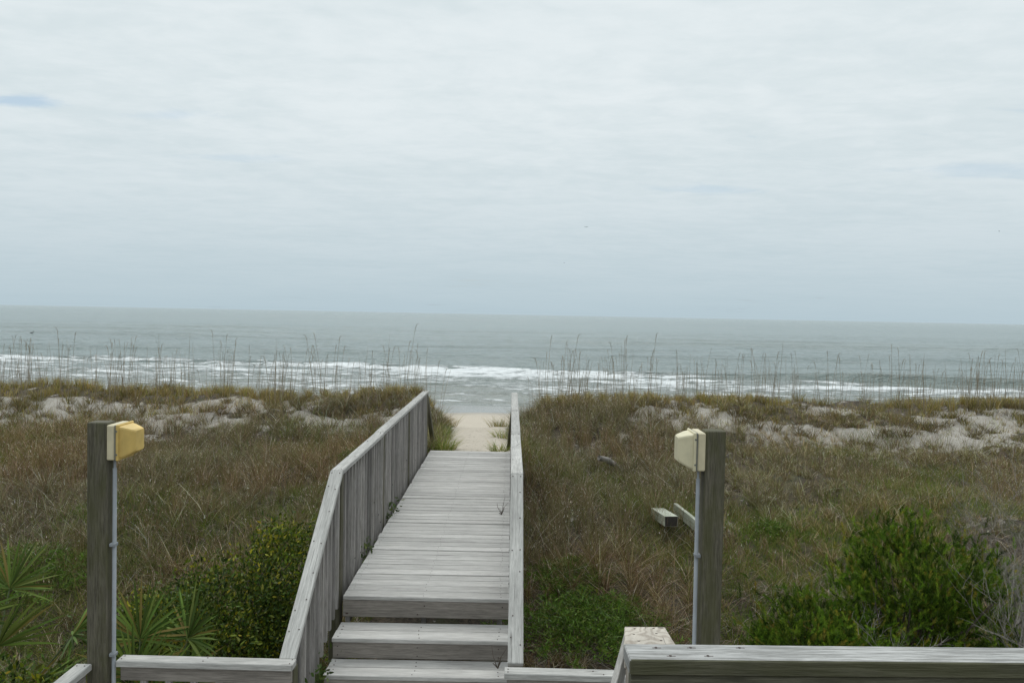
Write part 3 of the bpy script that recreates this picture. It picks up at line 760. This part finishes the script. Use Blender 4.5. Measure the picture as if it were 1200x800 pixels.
# ------------------------------------------------------------------ light posts
def light_post(pl, pr, ptop, y0, sgn, hood, box, label, lh):
    """sgn: direction the lamp points (+x / -x)"""
    xl = at(pl, 600, y0).x; xr = at(pr, 600, y0).x; zt = at((pl + pr) / 2, ptop, y0).z; w = xr - xl; dep = .105
    xc = (xl + xr) / 2; zb = EZ - 3.75
    root = empty('light_post', (xc, y0 + dep / 2, zb), 0, label, 'light post')
    T = Matrix.Translation((-xc, -(y0 + dep / 2), -zb))
    def B(mb, name, mats, par=root, sm=False):
        if par is root: mb.v = [tuple(T @ Vector(v)) for v in mb.v]
        else: mb.v = [tuple(T @ Vector(v)) for v in mb.v]
        return mb.build(name, mats, par, sm)
    m = MB(); m.box((xc, y0 + dep / 2, (zt + zb) / 2), UPV, (1, 0, 0), zt - zb, w, dep, .006, 1.0); B(m, 'post', [M['post']])
    fx = xr if sgn > 0 else xl
    ztop, zbot = zt - .012, zt - .012 - lh
    zc = (ztop + zbot) / 2; yc = y0 + .085
    m = MB(); m.box((fx + sgn * .022, yc, zc), UPV, (0, 1, 0), lh, .19, .044, .006, 1); lamp = B(m, 'lamp', [box])
    m = MB(); m.box((fx + sgn * .049, yc, zc), UPV, (0, 1, 0), lh - .004, .186, .010, .002, 1); B(m, 'gasket', [M['gasket']], lamp)
    m = MB(); m.box((fx + sgn * .0615, yc, zc), UPV, (0, 1, 0), lh + .006, .2, .015, .005, 1)
    # tapered hood
    x0 = fx + sgn * .069; x1 = fx + sgn * (.069 + .082)
    hb = lh / 2 - .008; rings = []
    for x_, hy, zt_, zb_ in ((x0, .088, hb, -hb), (x0 + sgn * .022, .086, hb - .004, -hb + .006), (x1 - sgn * .010, .060, hb - .020, -hb + .034), (x1, .052, hb - .028, -hb + .042)):
        r = .012; ring = []
        for sy, sz in ((-1, -1), (1, -1), (1, 1), (-1, 1)):
            zz = zt_ if sz > 0 else zb_
            pts = [(sy * hy, zz - sz * r), (sy * (hy - r * .3), zz - sz * r * .3), (sy * (hy - r), zz)]
            if sy * sz > 0: pts = pts[::1]
            else: pts = pts[::-1]
            ring += [(x_, yc + p_[0], zc + p_[1]) for p_ in pts]
        rings.append(ring)
    base = len(m.v); n = len(rings[0])
    for rg in rings: m.v += rg
    cen = Vector(((x0 + x1) / 2, yc, zc))
    def addf(ids):
        vs = [Vector(m.v[i]) for i in ids]
        if (vs[1] - vs[0]).cross(vs[2] - vs[0]).dot(sum(vs, Vector()) / len(vs) - cen) < 0: ids = ids[::-1]
        m.f.append(ids); m.uv.extend([(0, 0)] * len(ids)); m.tone.append(1); m.mi.append(0)
    for i in range(3):
        for j in range(n): q = (j + 1) % n; addf([base + i * n + j, base + i * n + q, base + (i + 1) * n + q, base + (i + 1) * n + j])
    addf([base + 3 * n + j for j in range(n)])
    B(m, 'hood', [hood], lamp)
    m = MB()
    for zz in (zc + lh * .33, zc - lh * .33): m.nail((fx + sgn * .060, yc - .1005, zz), (0, -1, 0), .006, 0, .002)
    B(m, 'screw', [M['gasket']], lamp)
    # conduit down the side
    cx = fx + sgn * .030; cy = y0 + .03
    m = MB(); m.tube([(cx, cy, zbot + .01), (cx, cy, zbot - .05), (cx, cy, zbot - .051), (cx - sgn * .008, cy, zb + .3)], [.0075, .0075, .0118, .0118], 12); cd = B(m, 'conduit', [M['conduit']], root, True)
    for zz in (zbot - .5, zbot - 1.15):
        m = MB(); m.box((cx - sgn * .006, cy, zz), UPV, (0, 1, 0), .02, .045, .034, .003); B(m, 'strap', [M['conduit']], cd)
    return root
light_post(101.5, 125.5, 495, 4.60, 1, M['yellow'], M['cream'], 'dark wooden post with a yellow lamp box facing right, left of the boardwalk stairs', .205)
light_post(824.5, 848.5, 505, 4.60, -1, M['cream2'], M['cream'], 'dark wooden post with a pale cream lamp box facing left, right of the boardwalk stairs', .222)

# ------------------------------------------------------------------ upper deck railing close to the viewer
ur = empty('deck_railing', (0, 0, 0), 0, 'grey wooden railing close to the viewer at the bottom right with a sloping handrail', 'railing')
c0 = at(731, 773, 1.885); zc = EZ - .80; yaw = .022
dx = Vector((math.cos(yaw), math.sin(yaw), 0)); dy = Vector((-dx.y, dx.x, 0))
o0 = Vector((at(731, 764, 1.93).x, 1.885, zc))
m = MB(); m.box(o0 + dx * 1.3 - UPV * .019, dx, dy, 2.6, .092, .038, .003, .97)
for q, e in ((.075, .022), (.16, .024), (.28, .026), (.10, -.024), (.19, -.022), (1.1, -.02), (1.5, .028), (1.9, .02)):
    m.nail(o0 + dx * q + dy * e + UPV * .0005, UPV, .0035, 1, .001)
    m.box(o0 + dx * (q + .002) + dy * e + UPV * -.0006, dx, dy, .022, .0035, .002, .0004, 1, 1)
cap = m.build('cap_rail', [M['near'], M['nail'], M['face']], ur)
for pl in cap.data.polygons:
    if pl.material_index == 0 and pl.normal.dot(dy) < -.6: pl.material_index = 2      # viewer-facing side takes the darker, greener side-board wood
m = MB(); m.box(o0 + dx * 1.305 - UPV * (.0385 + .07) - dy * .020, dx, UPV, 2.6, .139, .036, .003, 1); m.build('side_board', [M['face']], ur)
m = MB(); m.box(o0 + dx * .05 + dy * .022 - UPV * .5, UPV, dx, .92, .088, .044, .004, 1); m.build('post', [M['clean']], ur)
m = MB(); m.box(o0 + dx * 1.9 - UPV * .5 + dy * .03, UPV, dx, .92, .088, .06, .004, 1); m.build('post', [M['post']], ur)
i = 0
for i in range(18):
    m = MB(); c = o0 + dx * (.2 + i * .13) + dy * .02 - UPV * .42; m.box(c, UPV, dx, .7, .036, .036); m.build('baluster', [M['baluster']], ur)
# handrail of the stair that leads down from the upper deck
n0 = (at(731, 763, 1.94) + at(797, 763, 1.94)) / 2; f0 = (at(732, 734, 2.70) + at(779, 734, 2.70)) / 2
dd = f0 - n0; wv = at(797, 763, 1.94) - at(731, 763, 1.94)
n0 = n0 - dd * .03; dd = f0 - n0
m = MB(); hn = dd.cross(wv).normalized(); hn = hn if hn.z > 0 else -hn
m.box((n0 + f0) / 2 - hn * .019, dd, wv, dd.length, .138, .038, .003, 1.05)
wn = wv.normalized(); dn = dd.normalized()
for q, e in ((.10, -.03), (.10, .04), (.3, -.028), (.32, .035), (.52, -.04), (.55, .03), (.74, -.035), (.75, .028)):
    m.nail(n0 + dn * q + wn * e + hn * .0005, hn, .0038, 1, .001)
m.nail(f0 - dn * .05 + wn * .052 + hn * .0004, hn, .010, 1, .001)
hr = m.build('handrail', [M['clean'], M['nail']], ur)
t0 = at(735, 741, 2.68); t1 = at(719, 800, 2.33); t2 = t0 + (t1 - t0) * 1.8
m = MB(); m.box((t0 + t2) / 2 - UPV * .045, t2 - t0, UPV, (t2 - t0).length, .088, .020, .003, .95); m.build('side_rail', [M['rail']], hr)
m = MB(); c = f0 - dn * .06 - hn * .04; m.box((c.x + .02, c.y, (c.z - .01 + EZ - 2.9) / 2), UPV, (1, 0, 0), c.z - .01 - (EZ - 2.9), .088, .088, .004, 1); m.build('post', [M['post']], hr)

# ------------------------------------------------------------------ shrubs
def branches(tips, base, seed, r0=.016, k=5):
    rd = random.Random(seed); mb = MB()
    for t in tips:
        t = Vector(t); b = Vector(base) + Vector((rd.uniform(-.06, .06), rd.uniform(-.06, .06), -.05))
        m1 = b.lerp(t, .35) + Vector((rd.uniform(-.1, .1), rd.uniform(-.1, .1), rd.uniform(0, .12)))
        m2 = b.lerp(t, .7) + Vector((rd.uniform(-.07, .07), rd.uniform(-.07, .07), rd.uniform(0, .08)))
        mb.tube([b, m1, m2, t], [r0, r0 * .7, r0 * .45, r0 * .15], k)
    return mb
def lump_points(lumps, n, g, shell=.55):
    out = []
    vol = np.array([l[3] * l[4] * l[5] for l in lumps]) ** .8; vol /= vol.sum()
    for l, f in zip(lumps, vol):
        k = int(n * f) + 1; v = unit(g.normal(size=(k, 3))); r = shell + (1 - shell) * g.random(k)
        r = r * (.8 + .35 * g.random(k))
        out.append(np.array(l[:3]) + v * r[:, None] * np.array(l[3:6]))
    return np.concatenate(out)
def broadleaf(name, base, lumps, nclu, nleaf, size, cols, wts, label, cat, seed, crad=.10):
    g = np.random.default_rng(seed); root = empty(name, base, 0, label, cat)
    bz = np.array(base)
    tips = lump_points(lumps, nclu, g) ; tips = tips[tips[:, 2] > .04]
    cl = len(tips); yel = g.random(cl)
    P = np.repeat(tips, nleaf, 0) + g.normal(0, crad, (cl * nleaf, 3)) * np.array([1, 1, .7])
    n = len(P); out = unit(np.repeat(tips, nleaf, 0) - np.array([0, 0, .2])); d = unit(g.normal(size=(n, 3)) + out * .8 + np.array([0, 0, .5]))
    side = unit(np.cross(d, g.normal(size=(n, 3)))); L = g.uniform(.6, 1.2, n) * size
    col = palette(n, cols, wts, .2, g)
    top = np.repeat(yel + .5 * (tips[:, 2] / tips[:, 2].max() - .6), nleaf) > .74
    col[top] = col[top] * np.array([2.1, 1.6, .9])
    me = strips_mesh('foliage', P, d, L, L * .42, g.normal(0, .12, (n, 3)), side, col, prof=(.25, 1.0, .75), ts=(0, .35, .7))
    link('foliage', me, root, [M['leaf']])
    branches(tips[:: max(1, cl // 26)], (0, 0, 0), seed).build('branches', M['bark'], root)
    return root
gl = ([(.045, .078, .012), (.065, .11, .015), (.15, .175, .024), (.025, .04, .009)], [4, 4, 2.8, 2.2])
bx, by = -2.62, 7.0
broadleaf('evergreen_shrub', (bx, by, G(bx, by)), [(.15, 0, .55, .75, .7, .62), (.62, .1, .95, .42, .5, .50), (-.35, -.1, .45, .55, .6, .50), (.3, -.3, .4, .7, .5, .5), (.62, .25, 1.18, .25, .35, .28)], 560, 52, .040, *gl,
          'dark green broadleaf shrub with small glossy leaves behind the guard rail left of the boardwalk', 'shrub', 21)
bx, by = -3.35, 5.25
broadleaf('leafy_bush', (bx, by, G(bx, by)), [(0, 0, .55, .5, .4, .55), (-.35, 0, .5, .4, .4, .5), (.15, -.1, .8, .25, .3, .25)], 200, 34, .045, *gl,
          'small leafy green bush in the bottom left corner below the palmetto fans', 'bush', 22)
# low ferny green weeds right of the boardwalk
def weeds(px, py, y, r, h, n, label, seed):
    p = at(px, py, y); g = np.random.default_rng(seed)
    root = empty('weed_clump', (p.x, y, G(p.x, y)), 0, label, 'weeds')
    nc = n; c = g.normal(0, 1, (nc, 2)) * r * .5; hh = h * np.exp(-(c ** 2).sum(1) / (r * r)) * g.uniform(.6, 1.1, nc)
    P = np.repeat(np.stack([c[:, 0], c[:, 1], hh * .2], 1), 26, 0); H = np.repeat(hh, 26); k = len(P)
    t = g.random(k); P[:, 2] = t * H; P[:, :2] += g.normal(0, .03, (k, 2))
    d = unit(g.normal(size=(k, 3)) * np.array([1, 1, .4]) + np.array([0, 0, .7])); side = unit(np.cross(d, g.normal(size=(k, 3))))
    me = strips_mesh('foliage', P, d, g.uniform(.03, .07, k), g.uniform(.006, .012, k), g.normal(0, .2, (k, 3)), side, palette(k, [(.085, .155, .018), (.12, .20, .024), (.055, .09, .015), (.15, .17, .03)], [4, 3, 2, 1], .2, g))
    link('foliage', me, root, [M['leaf']]); mb = MB()
    for i in range(0, nc, 4): mb.tube([(0, 0, -.03), (c[i, 0], c[i, 1], .0), (c[i, 0] + .01, c[i, 1], hh[i] * .6), (c[i, 0], c[i, 1] + .01, hh[i])], [.003, .003, .002, .001], 4)
    mb.build('stems', M['bark'], root); return root
weeds(695, 680, 8.2, .85, .34, 620, 'bright green feathery weeds right of the boardwalk, in the dark grass', 31)
weeds(672, 640, 9.2, .6, .20, 260, 'low patch of green weeds behind the feathery clump right of the boardwalk', 32)
weeds(905, 598, 10.4, .35, .22, 110, 'small green weed patch in the dry grass right of the cream lamp post', 33)
weeds(40, 640, 8.8, .8, .28, 380, 'wide green weed patch at the left edge beyond the palmettos', 34)
weeds(180, 655, 8.2, .5, .22, 220, 'green weed patch just right of the yellow lamp post', 35)
weeds(420, 520, 13.2, .5, .28, 160, 'green weed patch in the brown grass close to the left railing', 36)

def juniper(name, x, y, lumps, ns, label, seed, cols, wts):
    g = np.random.default_rng(seed); root = empty(name, (x, y, G(x, y)), 0, label, 'juniper')
    sub = lump_points(lumps, max(12, ns // 19), g, .45)
    tips = np.repeat(sub, 42, 0) + g.normal(0, 1, (len(sub) * 42, 3)) * np.repeat(g.uniform(.06, .13, (len(sub), 1)), 42, 0) * np.array([1.1, 1.1, .8]); keep_ = tips[:, 2] > .03; tips = tips[keep_]; nt_ = len(tips)
    ax = unit(unit(tips - np.array([0, 0, .1])) * .8 + np.array([0, 0, .35]) + g.normal(0, .5, (nt_, 3)))
    q = 30; k = nt_ * q; s = np.tile(np.linspace(0, 1, q), nt_)
    A = np.repeat(ax, q, 0); L = np.repeat(g.uniform(.06, .13, nt_), q)
    e1 = unit(np.cross(A, np.array([.2, .9, .1]))); e2 = np.cross(A, e1); ph = np.tile(np.arange(q) * 2.4, nt_) + g.uniform(0, 1, k)
    o = e1 * np.cos(ph)[:, None] + e2 * np.sin(ph)[:, None]
    P = np.repeat(tips, q, 0) + A * (s * L)[:, None] - A * L[:, None] * .5
    d = unit(A * .9 + o * .8); ln = (1 - s * .6) * .040 * g.uniform(.7, 1.2, k)
    side = unit(np.cross(d, g.normal(size=(k, 3))))
    tint = palette(nt_, cols, wts, .16, g) * np.repeat(g.uniform(.75, 1.35, (len(sub), 1)), 42, 0)[keep_] * np.array([1, 1, 1]); col = np.repeat(tint, q, 0) * g.uniform(.8, 1.25, (k, 1))
    tipm = s > .7; col[tipm] *= np.array([1.35, 1.25, 1.0])
    me = strips_mesh('foliage', P, d, ln, g.uniform(.0032, .006, k), A * .25, side, col)
    link('foliage', me, root, [M['needle']])
    branches(tips[:: max(1, nt_ // 40)], (0, 0, 0), seed, .018).build('branches', M['bark'], root)
    return root
jc = ([(.07, .125, .014), (.115, .185, .02), (.032, .058, .009), (.18, .17, .03)], [4, 3, 3, 1.4])
juniper('juniper_shrub', 3.62, 7.1, [(0, 0, .6, .75, .5, .55), (-.12, 0, 1.12, .50, .42, .42), (.38, 0, 1.0, .42, .4, .45), (-.45, -.1, .75, .42, .45, .45), (.6, 0, .6, .4, .4, .5), (-.05, -.35, .5, .6, .4, .42), (-.3, 0, 1.38, .22, .2, .2), (.12, .05, 1.34, .25, .2, .22), (-.62, 0, 1.02, .20, .2, .15), (.62, 0, 1.02, .18, .2, .2), (-.02, 0, 1.5, .1, .1, .14)], 1700,
        'tall dark green juniper bush beside the bare grey twigs at the right', 41, *jc)
juniper('juniper_shrub', 2.68, 6.75, [(0, 0, .42, .62, .5, .42), (.2, .1, .82, .40, .35, .30), (-.38, 0, .55, .36, .4, .36), (.5, .0, .55, .42, .4, .42), (-.15, .1, .85, .25, .22, .22)], 1200,
        'low sprawling juniper bush just right of the cream lamp post', 42, *jc)
juniper('juniper_shrub', 4.75, 6.9, [(0, 0, .45, .5, .45, .45), (.3, .1, .75, .35, .35, .3)], 420,
        'low juniper bush in the bottom right corner behind the bare twigs', 43, *jc)

def bare_shrub(x, y, H, n, label, seed, spread=.5):
    rd = random.Random(seed); root = empty('bare_shrub', (x, y, G(x, y)), 0, label, 'bare shrub'); mb = MB(); tw = MB()
    def grow(p, d, L, r, lev):
        pts = [p]; rad = [r]; q = p.copy(); dd = d.copy(); ns = 4
        for i in range(ns):
            dd = (dd + Vector((rd.uniform(-.28, .28), rd.uniform(-.28, .28), rd.uniform(-.12, .16)))).normalized()
            q = q + dd * L / ns; pts.append(q.copy()); rad.append(r * (1 - .7 * (i + 1) / ns))
        (mb if lev == 0 else tw).tube(pts, rad, 5 if lev == 0 else 3)
        if lev < 3:
            for i in range(1, ns + 1):
                for _ in range(rd.choice([1, 1, 2]) if lev < 2 else 1):
                    a = (dd + Vector((rd.uniform(-1, 1), rd.uniform(-1, 1), rd.uniform(-.2, .7)))).normalized()
                    grow(pts[i], a, L * rd.uniform(.4, .62), max(rad[i] * .6, .0016), lev + 1)
    for i in range(n):
        a = rd.uniform(0, 6.28); s = rd.uniform(.05, spread)
        grow(Vector((rd.uniform(-.12, .12), rd.uniform(-.12, .12), -.05)), Vector((math.cos(a) * s, math.sin(a) * s, 1)).normalized(), H * rd.uniform(.6, .9), rd.uniform(.009, .018), 0)
    mb.build('trunk', M['twig'], root); tw.build('twigs', M['twig'], root); return root
bare_shrub(4.28, 6.55, 1.55, 7, 'bare grey leafless shrub in front of the junipers at the right edge', 51)
bare_shrub(5.0, 7.6, 1.9, 7, 'tall bare grey leafless shrub at the far right edge behind the junipers', 52, .4)
bare_shrub(3.35, 6.3, .95, 2, 'thin bare grey stems standing between the two green juniper bushes', 53, .6)

# ------------------------------------------------------------------ palmettos
def palmetto(x, y, fans, label, seed):
    rd = random.Random(seed); g = np.random.default_rng(seed); root = empty('palmetto', (x, y, G(x, y)), 0, label, 'palmetto')
    for (az, tilt, pl, fl) in fans:
        u = Vector((math.cos(az) * math.sin(tilt), math.sin(az) * math.sin(tilt), math.cos(tilt)))
        hub = u * pl; lat = u.cross(UPV).normalized(); nrm = lat.cross(u).normalized()
        n = 40; th = np.linspace(-1.75, 1.75, n) + g.normal(0, .03, n)
        U, Lt, N = np.array(u), np.array(lat), np.array(nrm)
        d = np.cos(th)[:, None] * U + np.sin(th)[:, None] * Lt + N * .12 * np.cos(th)[:, None]
        d = unit(d + g.normal(0, .04, (n, 3))); L = fl * (1 - .22 * np.abs(th) / 1.75) * g.uniform(.9, 1.08, n)
        side = unit(np.cross(d, N) * 1.0 + N * np.where(np.arange(n) % 2, .7, -.7)[:, None])
        bend = -np.array([0, 0, 1]) * g.uniform(.04, .22, (n, 1))
        dead = rd.random() < .15
        cols = [(.20, .17, .08), (.16, .12, .06)] if dead else [(.105, .165, .032), (.16, .215, .046), (.07, .11, .024)]
        c = palette(n, cols, [1] * len(cols), .15, g)
        ex = g.random(n) < .14; c[ex] = np.array([.22, .17, .05])
        base = np.tile(np.array(hub), (n, 1))
        me = strips_mesh('frond', base, d, L, np.full(n, .022), bend, side, c, prof=(.35, 1.0, .6), ts=(0, .35, .75))
        fr = link('frond', me, root, [M['frond']])
        mb = MB(); mb.tube([(0, 0, -.05), tuple(hub * .5 - UPV * .02), tuple(hub)], [.011, .008, .006], 5); mb.build('petiole', M['stemgreen'], fr)
    return root
M['stemgreen'] = plain('green_petiole', (.07, .09, .03), .6)
palmetto(-2.58, 5.5, [(-1.2, .25, 1.06, .46), (-.95, .42, 1.0, .50), (-.75, .70, .90, .48), (1.9, .20, 1.10, .48), (.9, .35, 1.12, .46), (-1.4, .5, .88, .46), (1.0, .5, .85, .45), (-1.5, .75, .72, .46)],
         'green palmetto with fan leaves just right of the yellow lamp post', 61)
palmetto(-4.12, 6.1, [(-1.3, .25, 1.15, .60), (-.7, .5, 1.1, .58), (-2.0, .5, 1.05, .55), (1.6, .4, 1.2, .5), (-.5, .85, .95, .55), (-1.4, .8, .90, .52), (.4, .7, 1.05, .55), (-2.6, .8, .9, .5)],
         'large green palmetto with fan leaves at the left edge of the view', 62)
palmetto(-2.95, 5.1, [(-1.3, .4, .62, .42), (-.8, .8, .58, .42), (-1.9, .6, .6, .40), (1.4, .5, .6, .42), (-2.6, .85, .5, .4), (-1.4, .95, .48, .4)],
         'low palmetto with yellowing fan leaves just left of the yellow lamp post', 63)

# ------------------------------------------------------------------ lumber and driftwood on the slope
def lumber(name, p0, p1, w, h, mats, label, endmi=None):
    p0, p1 = Vector(p0), Vector(p1); m = MB(); d = p1 - p0
    m.box((p0 + p1) / 2, d, UPV, d.length, h, w, .004, 1, 0, endmi); o = m.build(name, mats)
    return tag(o, label, 'lumber')
yb_ = 9.9
e = at(784, 607, yb_); f = at(769, 597, 10.5); gz = G(e.x, yb_)
dz = (gz + .16) - e.z
lumber('timber_offcut', (e.x + .04, 9.95, at(788, 606, 9.95).z - .05), (at(772, 598, 10.5).x, 10.6, at(772, 596, 10.6).z - .05), .17, .13, [M['offcut'], M['dark']], 'short thick mossy timber offcut with a dark sawn end lying on the slope', 1)
e = at(812, 616, 9.9); f = at(790, 596, 10.9)
lumber('plank', tuple(at(826, 623, 9.7)), tuple(at(791, 595, 10.7)), .05, .14, [M['offcut']], 'long pale plank lying on the slope behind the cream lamp post')
def stick(name, pts, rads, label, cat, mat='drift', par=None, k=6):
    m = MB(); m.tube(pts, rads, k); return tag(m.build(name, M[mat], None, True), label, cat)
p = at(712, 540, 13.2); x, y = p.x, 13.2
stick('driftwood', [(x - .16, y - .1, G(x, y) + .27), (x + .0, y, G(x, y) + .21), (x + .14, y + .1, G(x, y) + .12), (x + .25, y + .15, G(x, y) + .02)], [.045, .06, .045, .02], 'pale bleached lump of driftwood in the brown grass right of the boardwalk', 'driftwood')
# twig and weeds on the stairs and deck edge
def twig(loc, size, label, seed):
    rd = random.Random(seed); m = MB(); b = Vector(loc)
    for i in range(7):
        a = rd.uniform(0, 6.28); e = b + Vector((math.cos(a) * .5, math.sin(a) * .4, rd.uniform(.2, 1.2))) * size * rd.uniform(.5, 1)
        mm = b.lerp(e, .5) + Vector((rd.uniform(-.2, .2), rd.uniform(-.2, .2), rd.uniform(0, .2))) * size
        m.tube([b, mm, e], [.003, .0022, .001], 4)
    return tag(m.build('dead_twig', M['bark']), label, 'twig')
twig((-.05, 5.36, EZ - 2.41), .16, 'brown dead twig lying on the second stair tread against the right railing', 71)
twig((-.07, 8.35, DZ), .16, 'thin dead twig standing at the right edge of the boardwalk planks', 72)
def sprout(x, y, z, r, n, label, seed):
    g = np.random.default_rng(seed); P = g.normal(0, 1, (n, 3)) * np.array([r * .35, r, r * .55]) + np.array([0, 0, r * .5])
    d = unit(g.normal(size=(n, 3)) + np.array([.4, 0, .6])); side = unit(np.cross(d, g.normal(size=(n, 3)))); L = g.uniform(.025, .05, n)
    me = strips_mesh('creeping_vine', P, d, L, L * .5, g.normal(0, .1, (n, 3)), side, palette(n, [(.06, .10, .02), (.10, .13, .03), (.04, .06, .015)], [3, 2, 2], .2, g), prof=(.3, 1, .7), ts=(0, .4, .75))
    o = link('creeping_vine', me, None, [M['leaf']]); o.location = (x, y, z); return tag(o, label, 'vine')
sprout(-1.235, 8.25, DZ - .05, .13, 90, 'green vine leaves poking through halfway along the left edge of the boardwalk', 81)
sprout(-1.235, 6.95, DZ - .04, .10, 60, 'green vine leaves on the left edge of the boardwalk nearest the stairs', 82)
sprout(-1.24, 5.25, EZ - 2.48, .12, 90, 'mossy green sprouts against the left railing beside the second stair tread', 83)

# ------------------------------------------------------------------ birds
def bird(px, py, dist, span, label, bank, flying=True, hd=0.0):
    p = at(px, py, dist); root = empty('bird', tuple(p) if flying else (p.x, p.y, .22), hd, label, 'bird')
    m = MB(); L = span * .42
    m.tube([(-L * .5, 0, 0), (-L * .3, 0, 0), (0, 0, .01 * span), (L * .3, 0, .02 * span), (L * .42, 0, .03 * span), (L * .55, 0, .03 * span)],
           [.01 * span, .035 * span, .07 * span, .05 * span, .04 * span, .008 * span], 8)
    m.build('body', M['bird'], root, True)
    if flying:
        for s in (-1, 1):
            w = MB(); pts = [(-.05, .03, .01), (.08, .03, .01), (.10, .28, .10), (.02, .5, .06), (-.03, .3, .09)]
            w.prism([(a * span, s * b * span, c * span) for a, b, c in pts], (0, 0, .012 * span)); w.build('wing', M['bird'], root)
    else:
        m = MB(); m.tube([(L * .35, 0, 0), (L * .42, 0, .12 * span), (L * .46, 0, .2 * span), (L * .6, 0, .19 * span)], [.03 * span, .022 * span, .035 * span, .006 * span], 6); m.build('neck', M['bird'], root, True)
    return root
bird(687, 266, 290, 1.5, 'dark bird flying over the sea, upper of two near the middle', 0, True, 1.2)
bird(661, 308, 420, 1.3, 'tiny dark bird low over the sea, lower of two near the middle', 0, True, .3)
bird(1171, 271, 330, 1.4, 'tiny dark bird flying near the right edge of the sky', 0, True, 2.4)
bird(37, 392, 168, 1.7, 'dark bird floating on the sea near the left edge', 0, False, .4)

# ------------------------------------------------------------------ sky and light
SUN_EL, SUN_AZ = 54, -4          # azimuth from +Y towards +X
W = bpy.data.worlds.new('World'); S.world = W; W.use_nodes = True; nt = W.node_tree
bg = nt.nodes['Background']; bg.inputs['Strength'].default_value = .10
sky = nd(nt, 'ShaderNodeTexSky', sky_type='NISHITA', sun_disc=False)
sky.sun_elevation = R(SUN_EL); sky.sun_rotation = R(SUN_AZ); sky.air_density = 1.2; sky.dust_density = 2.0; sky.altitude = 5
tc = nd(nt, 'ShaderNodeTexCoord').outputs['Generated']
sx = nd(nt, 'ShaderNodeSeparateXYZ'); nt.links.new(tc, sx.inputs[0])
zc_ = math_(nt, 'MAXIMUM', sx.outputs[2], .0)
den = math_(nt, 'ADD', zc_, .06)
cx = nd(nt, 'ShaderNodeCombineXYZ'); nt.links.new(math_(nt, 'DIVIDE', sx.outputs[0], den), cx.inputs[0]); nt.links.new(math_(nt, 'DIVIDE', sx.outputs[1], den), cx.inputs[1])
cp = cx.outputs[0]                # position on the cloud layer
sp = mapping(nt, cp, (.8, 1.0, 1))
n_big = noise(nt, sp, .55, 5, .55, .4)
n_rip = noise(nt, mapping(nt, cp, (2.0, 3.0, 1)), 1.3, 6, .62, .5)
n_puf = noise(nt, mapping(nt, cp, (3.0, 3.4, 1), (4, 8, 0)), 2.2, 4, .6, .2)
# cloud brightness
br = math_(nt, 'ADD', math_(nt, 'MULTIPLY', n_big, .5), math_(nt, 'ADD', math_(nt, 'MULTIPLY', n_rip, .3), math_(nt, 'MULTIPLY', n_puf, .2)))
cloud = mix(nt, mrange(nt, br, .36, .62), (6.75, 7.6, 7.9), (7.85, 8.5, 8.75))
hz = mrange(nt, sx.outputs[2], -.01, .26, 1, 0, False)
cloud = mix(nt, math_(nt, 'POWER', hz, 1.5), cloud, (4.5, 5.65, 6.25))
up = mrange(nt, sx.outputs[2], .42, .95, 1.0, 1.6)
uc = nd(nt, 'ShaderNodeCombineColor'); [nt.links.new(up, uc.inputs[i]) for i in range(3)]
cloud = mix(nt, 1.0, cloud, uc.outputs[0], 'MULTIPLY')
# thin places where the blue shows
gap = mrange(nt, math_(nt, 'ADD', math_(nt, 'MULTIPLY', n_big, .65), math_(nt, 'MULTIPLY', n_rip, .35)), .30, .40, .38, 0)
def hole(px, py, rx, ry, s):      # an opening in the cloud layer
    v = at(px, py, 10) - Vector((0, 0, EZ)); v.normalize(); q = (v.x / (v.z + .06), v.y / (v.z + .06))
    sub = nd(nt, 'ShaderNodeVectorMath', operation='SUBTRACT'); nt.links.new(cp, sub.inputs[0]); sub.inputs[1].default_value = (q[0], q[1], 0)
    wv = mapping(nt, sub.outputs[0], (1 / rx, 1 / ry, 0))
    ln = nd(nt, 'ShaderNodeVectorMath', operation='LENGTH'); nt.links.new(wv, ln.inputs[0])
    dd = math_(nt, 'ADD', ln.outputs['Value'], math_(nt, 'MULTIPLY', math_(nt, 'SUBTRACT', n_rip, .5), 3.2))
    return mrange(nt, dd, .2, 1.3, s, 0)
for h in (hole(30, 118, .17, .08, .62), hole(205, 135, .16, .07, .25), hole(830, 222, .32, .12, .35), hole(1170, 200, .5, .16, .30), hole(280, 185, .3, .08, .22)):
    gap = math_(nt, 'MAXIMUM', gap, h)
skyb = mix(nt, .5, sky.outputs[0], (3.3, 5.4, 7.6))
col = mix(nt, gap, cloud, skyb)
nt.links.new(col, bg.inputs['Color'])
sl = bpy.data.lights.new('sun', 'SUN'); sl.energy = 1.15; sl.angle = R(24); sl.color = (1, .97, .92)
so = bpy.data.objects.new('sun', sl); C.objects.link(so)
dv = Vector((math.sin(R(SUN_AZ)) * math.cos(R(SUN_EL)), math.cos(R(SUN_AZ)) * math.cos(R(SUN_EL)), math.sin(R(SUN_EL))))
so.rotation_euler = dv.to_track_quat('Z', 'Y').to_euler(); so.location = (0, 0, 30)

S.view_settings.view_transform = 'Standard'; S.view_settings.look = 'None'
S.view_settings.exposure = 0; S.view_settings.gamma = 1
S.render.resolution_x = 1024; S.render.resolution_y = 682
